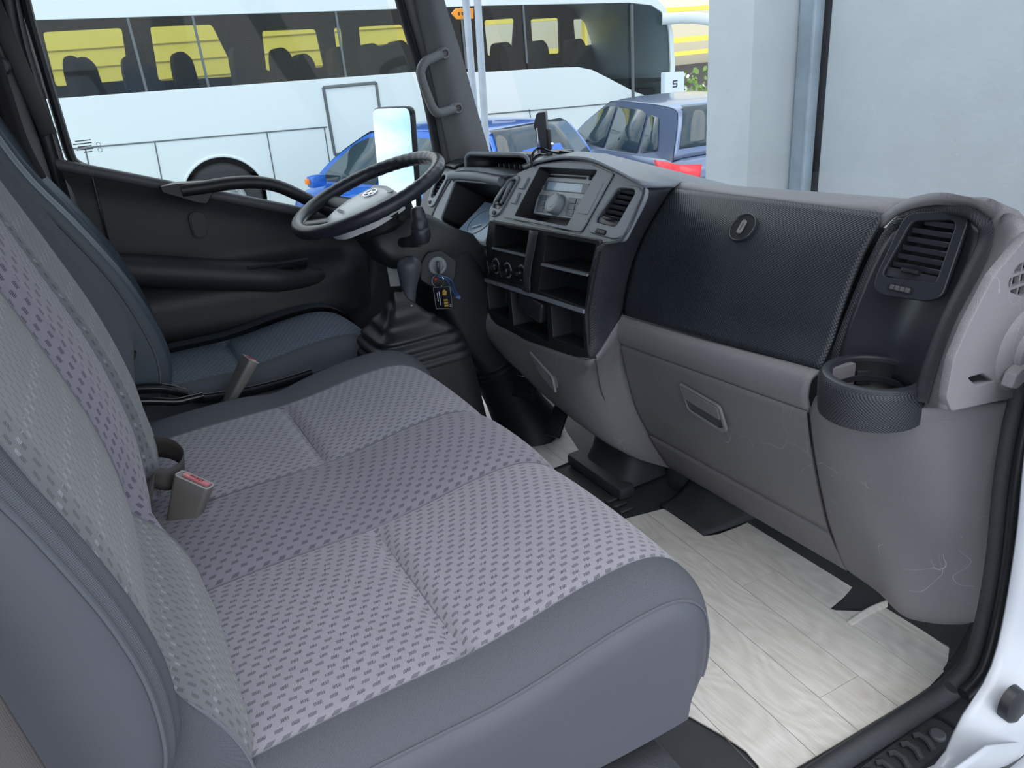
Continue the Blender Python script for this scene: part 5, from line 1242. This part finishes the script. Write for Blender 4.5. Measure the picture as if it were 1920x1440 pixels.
# ------------------------------------------------------------------ device on the dashboard with its cable
dv = thing('phone_mount', (0.9899, 1.62, 0.8134), 'black phone mount standing on the dashboard beside the centre hood', 'phone mount')
fdv = Fr((1.0163, 1.66, 0.8522), (.75, -.6, 0), (-.03, 0, 1))
obj('back_plate', prism_bm(fdv, rpoly([(-.006, .064), (.016, .066), (.016, -.05), (-.002, -.055), (-.004, .0), (-.016, .035)], .004, 3), -.030, .012), M_BLKS, dv, bevel=.003)
obj('chrome_stem', tube_bm([fdv.p(-.008, .03, .014), fdv.p(-.006, -.07, .014)], .003, 8), M_CHROME, dv)
obj('side_clamp', box_bm((.020, .0, 0), (.010, .05, .03), fdv, bev=.003), M_BLK, dv)
obj('foot', lathe_bm(Fr((1.0018, 1.64, 0.8067), (1, 0, 0), (0, 1, 0)), [(.03, -.02), (.028, .004), (.012, .010), (0, .010)], 24), M_BLK, dv)
obj('clamp_screw', lathe_bm(fdv.at(.026, -.012, .012), [(.005, -.01), (.005, .002), (0, .003)], 14), M_CHROME, dv)
cb = thing('charging_cable', (0.9579, 1.6, 0.8152), 'thin black cable looping over the dashboard beside the phone mount', 'cable')
obj('loop', tube_bm(catmull([(0.9477, 1.6, 0.8016), (0.9479, 1.6, 0.8215), (0.9597, 1.6, 0.8373), (0.9719, 1.59, 0.8412), (0.9813, 1.57, 0.8337), (0.9844, 1.54, 0.8314), (0.9935, 1.52, 0.829)], 40), .0028, 8), M_BLKG, cb)
obj('loop', tube_bm(catmull([(0.955, 1.61, 0.7986), (0.9596, 1.61, 0.8168), (0.9693, 1.6, 0.8261), (0.9751, 1.58, 0.8266), (0.9821, 1.56, 0.8281)], 30), .0028, 8), M_BLKG, cb)
obj('plug', box_bm((0, 0, 0), (.035, .012, .010), Fr((0.9967, 1.52, 0.831), (.6, -.7, -.15), (.7, .6, 0)), bev=.003), M_BLKG, cb)

# ------------------------------------------------------------------ door mirror outside the driver window
mr = thing('door_mirror', (.88, 2.36, .75), 'tall outside mirror reflecting the cloudy sky beyond the driver window', 'mirror')
nm = V(-.93, -.36, .085).normalized()
um = V(.36, -.93, 0).normalized(); vm = nm.cross(um); 
fm = Fr((0.8923, 2.36, 0.7736), um, vm)
if fm.N.dot(nm) < 0: fm = Fr(fm.O, fm.U*-1, fm.V)
obj('housing', prism_bm(fm, rrect(.183, .323, .03, n=6), -.018, .003, taper=1.0), M_BLK, mr, bevel=.006)
plate('mirror_glass', fm, rrect(.172, .312, .026, n=6), [], .002, mat('mirror_silver', hexc(245, 248, 250), .02, 1.0), mr, w=.0055)
obj('mirror_arm', tube_bm(catmull([fm.p(.02, -.16, -.03), V(.93, 2.30, .56), V(.98, 2.18, .52)], 16), .012, 10), M_BLK, mr)
# ------------------------------------------------------------------ outside
G = -1.05
M_ASPH = mat('grey_asphalt', hexc(150, 152, 154), .9, build=grain(60, .3, .003, .2))
M_CONC = mat('pale_painted_concrete', hexc(180, 187, 191), .85, build=grain(26, .10, .003, .04, .12))  # wall colour darkened in place of light, to balance the brighter cab
M_GALV = mat('galvanised_steel', hexc(160, 174, 186), .5, .25, build=grain(30, .1, .001, .18))
M_BUSW = mat('white_bus_paint', hexc(202, 214, 216), .35)  # white paint toned down; outdoor light level against the cab put into the colour
M_BUSD = mat('dark_bus_seam', hexc(84, 92, 96), .5)
M_BUSG = glassmat('tinted_bus_glass', (.72, .77, .78, 1), .016)
M_INTR = mat('dark_bus_interior', hexc(34, 37, 41), .8)
M_YELL = mat('yellow_cladding', hexc(252, 226, 96), .6)
M_TYRE = mat('tyre_rubber', hexc(44, 46, 50), .8)
M_HUB = mat('wheel_hub_silver', hexc(190, 194, 196), .3, .7)
gnd = obj('ground', box_bm((8, 8, G-.05), (70, 70, .1)), M_ASPH, kind='structure', label='grey asphalt yard')

# wall and column in front of the truck
w1 = obj('wall_1', box_bm((2.86, .30, 1.4), (.16, 3.92, 4.5), bev=.01), M_CONC, kind='structure', label='pale painted concrete wall ahead of the windscreen')
col_ = thing('trim_6', (2.6, 2.5, G), kind='structure', label='square painted concrete column beside the wall')
obj('column_shaft', box_bm((2.66, 2.53, 1.4), (.32, .258, 4.5), bev=.008), M_CONC, col_)
obj('galvanised_channel', box_bm((2.765, 2.345, 1.4), (.03, .095, 4.5), bev=.006), M_GALV, col_)
obj('channel_lip', box_bm((2.752, 2.298, 1.4), (.05, .018, 4.5), bev=.004), M_GALV, col_)
obj('dark_gap', box_bm((2.80, 2.272, 1.4), (.03, .052, 4.5)), M_DARK, col_)

# poles and an orange arrow sign
sg = thing('sign_post', (2.05, 4.0, G), 'pair of galvanised posts carrying an orange arrow sign behind the front pillar', 'sign')
for a, b in (((2.0605, 4.05, 1.4459), (2.0495, 4.05, 0.9139)), ((2.0818, 3.95, 1.4339), (2.0554, 3.95, 0.7671))):
    a = V(*a); b = V(*b); d = (a-b).normalized(); foot = b-d*((b.z-G)/d.z); topp = a+d*1.2
    obj('post', tube_bm([foot, topp], .020, 16), M_GALV, sg)
F_SG = Fr((0, 4.10, 0), (1, 0, 0), (0, 0, 1))
so = rpoly([(1.9422, 1.2805), (1.9703, 1.3022), (2.0759, 1.2998), (2.0698, 1.2482), (1.9702, 1.2508)], .003, 2)
so = [(p[0]*4.1/4, 1.05+(p[1]-1.05)*4.1/4) for p in so]
ar = plate('arrow_board', F_SG, so, [], .01, mat('orange_sign_paint', hexc(244, 160, 50), .5), sg, bevel=.001)
cx_ = sum(p[0] for p in so)/len(so); cz_ = sum(p[1] for p in so)/len(so)
for k in range(3):
    obj('dark_glyph', box_bm((cx_-.022+.022*k, cz_, .0012), (.010, .016, .001), F_SG, bev=.0003), mat('dark_sign_print', hexc(90, 60, 30), .6), ar)

# ------------------------------------------------------------------ coach
bus = thing('coach', (4, 11, G), 'long white coach with tinted windows parked beyond the driver window', 'bus')
F_BUS = Fr((0, 11, 0), (1, 0, 0), (0, 0, 1)); F_BUSF = Fr((0, 13.4, 0), (1, 0, 0), (0, 0, 1))
body = [(-2.3831, -0.6684), (-1.4403, 2.0445), (1.4754, 2.2536), (4.5336, 2.2568), (8.6093, 1.9544), (9.1087, 1.779), (9.3963, 1.5407), (9.539, 1.1856), (9.5899, 0.6707), (9.544, 0.0571), (9.4595, -0.9499), (9.2663, -2.0968), (2.0254, -1.9264)]
band = [(-1.4999, 1.7391), (-0.0185, 1.8772), (3.5825, 1.7969), (4.459, 1.7816), (5.8188, 1.7603), (8.6024, 1.6812), (9.073, 1.6205), (9.2796, 1.5137), (9.3963, 1.3766), (9.4556, 1.1906), (9.4928, 0.6782), (9.4699, 0.1002), (9.1777, 0.1199), (8.6833, 0.2982), (8.1242, 0.5687), (7.8027, 0.7192), (7.5389, 0.7809), (7.0729, 0.8099), (5.8543, 0.846), (4.6632, 0.9435), (-0.0317, 1.033), (-1.5863, 1.0738)]
warch = (1.6496, -0.4101)
arch = circ(.56, 40, warch[0], warch[1])
plate('side_wall', F_BUS, body, [band, arch], .05, M_BUSW, bus, bevel=.005)
# far side with window openings through which yellow cladding shows
fh_ = [rpoly(q, .05, 3) for q in ([(0.0831, 1.9022), (1.1085, 1.8982), (1.0282, 1.1895), (0.0423, 1.1884)], [(1.4951, 1.8905), (2.3911, 1.8697), (2.6071, 1.1086), (1.4299, 1.1396)], [(3.1242, 1.7366), (4.0009, 1.7168), (4.0343, 1.1297), (3.0731, 1.1417)], [(4.3097, 1.7151), (4.4376, 1.7077), (4.3968, 1.0674), (4.2851, 1.0764)], [(4.7373, 1.7069), (5.5424, 1.6949), (5.6742, 1.2266), (4.7277, 1.2101)], [(7.1496, 1.6763), (7.794, 1.678), (7.6748, 1.0375), (7.1615, 1.0749)], [(8.1404, 1.6418), (8.7768, 1.6361), (8.7581, 1.0066), (8.1481, 1.0313)], [(9.108, 1.5909), (9.7443, 1.5766), (9.7248, 1.1339), (9.1403, 1.076)], [(10.6555, 1.1731), (11.2454, 1.1566), (11.2994, 0.3018), (10.6359, 0.2024)])]
bodyf = [(-2.8038, -0.7579), (-1.7545, 2.2615), (1.7796, 2.4469), (5.5103, 2.4407), (10.0911, 2.1185), (11.0956, 1.8895), (11.3044, 1.6545), (11.3733, 0.6118), (11.2173, -1.3452), (10.9784, -2.4864), (2.5854, -2.0123)]
plate('far_wall', F_BUSF, bodyf, fh_, .05, M_INTR, bus)
bx0 = (-1.4403, 2.0445); bx1 = (9.3963, 1.5407)
zr0 = (1.4827, 2.282)[1]; zr1 = (8.6089, 1.9389)[1]
top = [V(*((p[0], 11.0, p[1]))) for p in [(-1.4403, 2.0445), (1.4754, 2.2536), (4.5336, 2.2568), (8.6093, 1.9544), (9.1087, 1.779), (9.3963, 1.5407), (9.539, 1.1856), (9.5899, 0.6707), (9.544, 0.0571), (9.4595, -0.9499), (9.2663, -2.0968)]]
obj('roof_and_front', grid_bm([[p for p in top], [V(p.x+.12, 12.2, p.z+.05) for p in top], [V(p.x, 13.4, p.z) for p in top]]), M_BUSW, bus, solid=.04, sharp=60)
fz = (1.673, 0.4369)[1]
obj('cabin_floor', box_bm((4.0, 12.2, fz), (11, 2.3, .05)), M_INTR, bus)
# panes of the near side
cuts = [(-230,), (245, 262), (372, 377), (632, 645), (982, 990), (1184, 1187), (1262,)]
xb = [(-1.4999, 1.7391)[0], (1.0042, 1.5156)[0], (1.7512, 1.4646)[0], (3.6031, 1.3717)[0], (5.5022, 1.3538)[0], (6.5736, 1.2868)[0], (8.6567, 1.1567)[0], (9.5394, 1.1016)[0]]
def clipx(poly, xa, xb_):
    for a, c in ((1, xb_), (-1, -xa)):
        out = []
        for i in range(len(poly)):
            p, q = poly[i-1], poly[i]; dp, dq = a*p[0]-c, a*q[0]-c
            if dp*dq < 0: s = dp/(dp-dq); out.append((p[0]+(q[0]-p[0])*s, p[1]+(q[1]-p[1])*s))
            if dq <= 0: out.append(q)
        poly = out
    return poly
for xa, xc in zip(xb, xb[1:]):
    pl = clipx(band, xa+.012, xc-.012)
    if len(pl) > 2: obj('window_pane', prism_bm(F_BUS, pl, -.035, -.03), M_BUSG, bus)
    obj('pane_joint', box_bm((xa, ((1.8979, 1.3918)[1]), -.02), (.03, .95, .02), F_BUS), M_BUSD, bus)
# seat backs seen against the far windows
for px, py in ((60, 150), (140, 140), (160, 142), (255, 140), (345, 135), (455, 122), (535, 128), (560, 130), (690, 118), (715, 118), (745, 112), (800, 110), (950, 108), (1020, 105), (1090, 100)):
    pass
for q in [(-0.1816, 1.2371), (0.376, 1.2604), (0.524, 1.233), (1.1452, 1.2093), (1.8519, 1.2106), (2.7355, 1.2325), (3.3658, 1.1664), (3.7185, 1.0561), (4.3297, 1.1147), (4.908, 1.1288), (5.1783, 1.0909), (5.4271, 1.1409), (6.0711, 1.0926), (7.4954, 0.9859), (8.2634, 0.9663), (9.1323, 0.9411)]:
    obj('seat_back', prism_bm(Fr((0, 12.9, 0), (1, 0, 0), (0, 0, 1)), rpoly([(q[0]*12.9/13.4-.20, q[1]-.75), (q[0]*12.9/13.4+.14, q[1]-.75), (q[0]*12.9/13.4+.10, q[1]+.18), (q[0]*12.9/13.4+.0, q[1]+.30), (q[0]*12.9/13.4-.14, q[1]+.28), (q[0]*12.9/13.4-.18, q[1]+.1)], .07, 3), -.2, .2), M_INTR, bus)
# body joints and hatch
def strip(name, pts, w, mt=M_BUSD):
    pts = [F_BUS.p(p[0], p[1], .003) for p in pts]
    obj(name, tube_bm(pts, w, 6), mt, bus)
strip('panel_joint', [(-1.2771, 0.503), (-0.0097, 0.454), (3.2042, 0.3429)], .009)
for q in ([(0.1424, 0.4283), (0.1067, -0.0856)], [(0.9419, 0.4185), (0.8985, -0.2079)], [(2.3609, 0.3697), (2.339, -0.4304)], [(3.1635, 0.3332), (3.1496, -0.3274)], [(6.5406, 0.2326), (6.5765, -0.058)]):
    strip('panel_joint', q, .008)
strip('panel_joint', [(5.788, 0.2395), (7.4508, 0.1804), (8.6799, 0.1425), (9.5437, 0.1288)], .009)
hat = [(3.2481, 0.8602), (4.0259, 0.8539), (4.0161, -0.066), (3.2503, -0.0422)]
for i in range(4): 
    strip('hatch_gasket', [hat[i-1], hat[i]], .022)
strip('wheel_arch_lip', arch+[arch[0]], .02, M_BUSW)
strip('door_joint', [(8.646, 1.6556), (8.6446, 0.1285)], .03)
strip('window_edge', [(8.6563, 0.1274), (8.6586, -0.2967)], .02)
# wheel
fwh = Fr((warch[0], 11.12, warch[1]-.04), (1, 0, 0), (0, 0, 1))
ty = obj('tyre', lathe_bm(fwh, [(.28, -.12), (.47, -.12), (.50, -.08), (.50, .06), (.47, .10), (.30, .10), (.28, .07)], 48), M_TYRE, bus)
obj('hub', lathe_bm(fwh, [(.28, .06), (.26, .03), (.20, .02), (.16, .05), (.13, .09), (.06, .10), (0, .10)], 40), M_HUB, ty)
for k in range(10):
    a = 2*math.pi*k/10; obj('wheel_nut', lathe_bm(fwh.at(.205*math.cos(a), .205*math.sin(a), .02), [(.02, 0), (.02, .03), (0, .032)], 6), M_HUB, ty)
obj('arch_lining', prism_bm(Fr((0, 11.5, 0), (1, 0, 0), (0, 0, 1)), circ(.6, 30, warch[0], warch[1]), -.02, .02), M_TYRE, bus)
# driver area at the front: dashboard, mirror arm
obj('driver_dash', box_bm((8.9, 12.2, (9.0345, 0.1954)[1]-.05), (.8, 2.0, .35), bev=.05), M_INTR, bus)
obj('front_mirror_arm', tube_bm(catmull([F_BUS.p(*(9.2792, 1.3993), .02), F_BUS.p(*(9.6933, 1.3775), .3), F_BUS.p(*(10.1212, 1.2873), .4), F_BUS.p(*(10.5012, 1.163), .4)], 16), .09, 10, flat=.4), M_BUSW, bus)
obj('front_mirror', box_bm((0, 0, 0), (.10, .20, .50), Fr(F_BUS.p(*(10.5695, 1.0372), .4), (1, 0, 0), (0, 1, 0)), bev=.03), M_TYRE, bus)

# ------------------------------------------------------------------ parked cars
def car(name, label, center, heading, paint, L=4.05, Wd=1.76, Hh=1.50, glass=None):
    t = thing(name, (center[0], center[1], G), label, 'car', 'parked cars')
    h = V(heading[0], heading[1], 0).normalized(); lft = V(-h.y, h.x, 0); o0 = V(center[0], center[1], G)
    def W_(x, y, z): return o0+h*x+lft*y+V(0, 0, z)
    hl = L/2; belt = .92
    # lower body, stations from rear to front: x, top height, half width, bottom
    st = [(-hl, .74, .66, .40), (-hl+.06, .90, .76, .30), (-hl+.25, .97, .84, .26), (-hl+.8, .96, .87, .24), (0, .93, .88, .22), (.65, .90, .88, .22), (.95, .93, .87, .23), (1.25, .88, .86, .25), (1.6, .80, .82, .27), (hl-.1, .70, .74, .30), (hl, .60, .62, .36)]
    rows = []
    for x, zt, hw, zb in st:
        prof = [(-hw*.92, zb), (-hw, zb+.12), (-hw*1.0, .55), (-hw*.985, zt-.10), (-hw*.93, zt-.02), (-hw*.80, zt+.005), (0, zt+.03), (hw*.80, zt+.005), (hw*.93, zt-.02), (hw*.985, zt-.10), (hw, .55), (hw, zb+.12), (hw*.92, zb)]
        rows.append([W_(x, y, z) for y, z in prof])
    cols = [catmull([r[j] for r in rows], 40) for j in range(len(rows[0]))]
    rows = [[cols[j][i] for j in range(len(cols))] for i in range(40)]
    bm = grid_bm(rows); 
    obj('body', bm, paint, t, solid=.01, sharp=50)
    # greenhouse
    def ghw(z): return .80-.24*(z-belt)/(Hh-belt)
    roof = catmull([V(-hl+.22, 0, 1.00), V(-hl+.42, 0, Hh-.13), V(-hl+.62, 0, Hh-.03), V(-.5, 0, Hh), V(.2, 0, Hh-.01), V(.60, 0, Hh-.14), V(1.02, 0, 1.16), V(1.32, 0, .93)], 50)
    rows = []
    for p in roof:
        w = ghw(p.z); rows.append([W_(p.x, s*w, p.z-(.030*abs(s)**4)) for s in (-1, -.97, -.8, -.4, 0, .4, .8, .97, 1)])
    obj('roof_shell', grid_bm(rows), paint, t, sharp=70, solid=.01)
    gl = glass or mat('dark_car_glass', hexc(48, 64, 72), .06)
    # glass: windscreen and rear screen
    for nm, ia, ib in (('rear_screen', 1, 9), ('windscreen', 34, 48)):
        rr_ = [[W_(p.x, s*(ghw(p.z)-.06), p.z+.012) for s in (-1, -.5, 0, .5, 1)] for p in roof[ia:ib]]
        obj(nm, grid_bm(rr_), gl, t, solid=.004)
    for s in (-1, 1):
        def side(poly, off): return [W_(x, s*(ghw(z)+off), z) for x, z in poly]
        prof = [(p.x, p.z-.028) for p in roof]
        sp_ = prof+[(1.32, .88), (-hl+.22, .92)]
        bm = bmesh.new(); bm.faces.new([bm.verts.new(q) for q in side(sp_, -.006)]); obj('side_frame', recalc(bm), paint, t, solid=.0)
        for nm, poly in (('front_side_window', [(.02, .95), (1.12, .95), (.95, 1.10), (.55, Hh-.16), (.30, Hh-.09), (.02, Hh-.08)]),
                         ('rear_side_window', [(-.95, .97), (-.05, .95), (-.05, Hh-.08), (-.70, Hh-.09), (-.88, Hh-.13)]),
                         ('quarter_window', [(-1.42, 1.04), (-1.02, .98), (-.95, Hh-.13), (-1.20, Hh-.15)])):
            bm = bmesh.new(); pr = rpoly(poly, .04, 3)
            bm.faces.new([bm.verts.new(q) for q in side(pr, .006)]); obj(nm, recalc(bm), gl, t, solid=.003)
        dm_ = obj('door_mirror', box_bm((0, 0, 0), (.13, .20, .14), Fr(W_(.92, s*.97, .98), h, lft), bev=.04), paint, t)
        if s > 0: obj('mirror_indicator', box_bm((0, 0, 0), (.05, .05, .06), Fr(W_(.93, s*1.08, .99), h, lft), bev=.01), mat('amber_lens', hexc(240, 130, 30), .3), dm_)
        lamp = catmull([W_(-hl+.44, s*.868, .97), W_(-hl+.22, s*.845, .97), W_(-hl+.06, s*.77, .95), W_(-hl+.02, s*.55, .93)], 12)
        lamp2 = catmull([W_(-hl+.30, s*.875, .76), W_(-hl+.18, s*.86, .74), W_(-hl+.03, s*.75, .72), W_(-hl-.01, s*.60, .72)], 12)
        obj('tail_lamp', grid_bm([lamp, [a.lerp(b, .5)+(a-o0-V(0, 0, a.z-G)).normalized()*.012 for a, b in zip(lamp, lamp2)], lamp2]), mat('red_tail_lamp', hexc(224, 50, 60), .2), t, solid=.01)
        for x in (-1.25, 1.28):
            fwl = Fr(W_(x, s*.80, .32), h*s, V(0, 0, 1))
            ty_ = obj('tyre', lathe_bm(fwl, [(.20, -.1), (.30, -.1), (.32, -.05), (.32, .07), (.29, .10), (.20, .10)] if fwl.N.dot(lft)*s > 0 else [(.20, .1), (.30, .1), (.32, .05), (.32, -.07), (.29, -.10), (.20, -.10)], 32), M_TYRE, t)
            obj('alloy', lathe_bm(fwl, [(.20, .08), (.10, .05), (0, .06)], 20), M_HUB, ty_)
    return t
M_BLUE = mat('bright_blue_paint', hexc(36, 98, 190), .18, .2, Coat_Weight=.6)
M_SLATE = mat('slate_blue_paint', hexc(96, 112, 142), .22, .3, Coat_Weight=.6)
car('parked_car', 'bright blue hatchback seen past the door mirror and front pillar', (3.5, 8.1), (-.28, .96), M_BLUE)
car('parked_car', 'slate blue hatchback with red tail lamp beside the concrete column', (6.5, 7.7), (.24, .97), M_SLATE)

# totem sign in front of the coach
ts = thing('totem_sign', (9.3, 10.2, G), 'small white totem sign with a black letter mark beside the column', 'sign')
F_TOT = Fr((0, 10.2, 0), (1, 0, 0), (0, 0, 1))
tp = [(8.6563, 0.165), (8.6794, 0.5867), (9.0873, 0.5695), (9.1045, 0.121)]
tp = [(tp[0][0], G), tp[1], tp[2], (tp[3][0], G)]
M_TOT = mat('white_totem', hexc(205, 218, 230), .4)
obj('board', prism_bm(F_TOT, rpoly(tp, .02, 2), -.10, 0), M_TOT, ts)
c_ = (8.8885, 0.3983)
M_LOGO = mat('black_logo', hexc(40, 44, 50), .5)
for dz, dx, w in ((.045, .006, .088), (.0, 0, .088), (-.045, -.006, .088)):
    obj('logo_bar', box_bm((c_[0]+dx, c_[1]+dz, .004), (w, .020, .006), F_TOT, bev=.002), M_LOGO, ts)
obj('logo_bar', box_bm((c_[0]-.037, c_[1]+.023, .004), (.017, .048, .006), F_TOT, bev=.002), M_LOGO, ts)
obj('logo_bar', box_bm((c_[0]+.037, c_[1]-.023, .004), (.017, .048, .006), F_TOT, bev=.002), M_LOGO, ts)

# ------------------------------------------------------------------ street beyond the coach
yb = thing('building', (4, 17.5, G), 'yellow clad building seen through the coach windows', 'building')
obj('wall', box_bm((1.5, 18.0, 1.0), (16.0, .3, 3.6)), M_YELL, yb)
for k in range(6): obj('cladding_joint', box_bm((1.5, 17.84, .2+.33*k), (16.0, .02, .02)), mat('dark_yellow_joint', hexc(170, 150, 70), .7), yb)
for x in (-1.3, 3.9): obj('small_window', box_bm((x, 17.83, 2.05), (.5, .04, .22)), mat('grey_window', hexc(120, 130, 136), .2), yb)
sh = thing('building', (20, 26, G), 'street building with yellow beams and awning right of the coach', 'building')
obj('wall', box_bm((20.0, 26.0, 3.5), (14, .4, 9)), mat('cream_render', hexc(226, 222, 210), .8), sh)
for z, zz in ((2.15, .16), (1.05, .20), (.55, .16)): obj('yellow_beam', box_bm((20.0, 25.2, z), (13, .25, zz)), M_YELL, sh)
for x in (16.6, 17.6, 18.6, 19.6): obj('yellow_post', box_bm((x, 25.2, 1.6), (.10, .2, 1.2)), M_YELL, sh)
obj('red_panel', box_bm((18.7, 25.7, 3.1), (1.4, .1, 1.1)), mat('brick_red', hexc(180, 70, 50), .8), sh)
obj('dark_shopfront', box_bm((20.0, 25.6, -.35), (13, .2, .9)), mat('shop_dark', hexc(90, 84, 84), .6), sh)
obj('blue_poster', box_bm((19.0, 25.4, -.55), (1.8, .06, .5)), mat('poster_blue', hexc(80, 150, 200), .6), sh)
# flowering hedge
hg = bmesh.new()
random.seed(3)
M_LEAF = mat('hedge_leaf', hexc(112, 142, 70), .7); M_FLOW = mat('white_blossom', hexc(235, 238, 230), .7)
for k in range(1500):
    c = V(random.uniform(9.6, 19), random.uniform(17.2, 18.2), G+random.uniform(.02, 1.05+.3*random.random()))
    a = random.uniform(.05, .13); n = V(random.gauss(0, 1), random.gauss(-.6, 1), random.gauss(.4, 1)).normalized(); u = n.orthogonal().normalized(); v = n.cross(u)
    q = [hg.verts.new(c+u*a*math.cos(t)+v*a*.6*math.sin(t)) for t in (0, 1.2, 2.2, 3.14, 4.2, 5.2)]
    f = hg.faces.new(q); f.material_index = 1 if random.random() < .16 else 0
obj('hedge', hg, [M_LEAF, M_FLOW], kind='stuff', label='green hedge with white blossom behind the totem sign', cat='hedge')
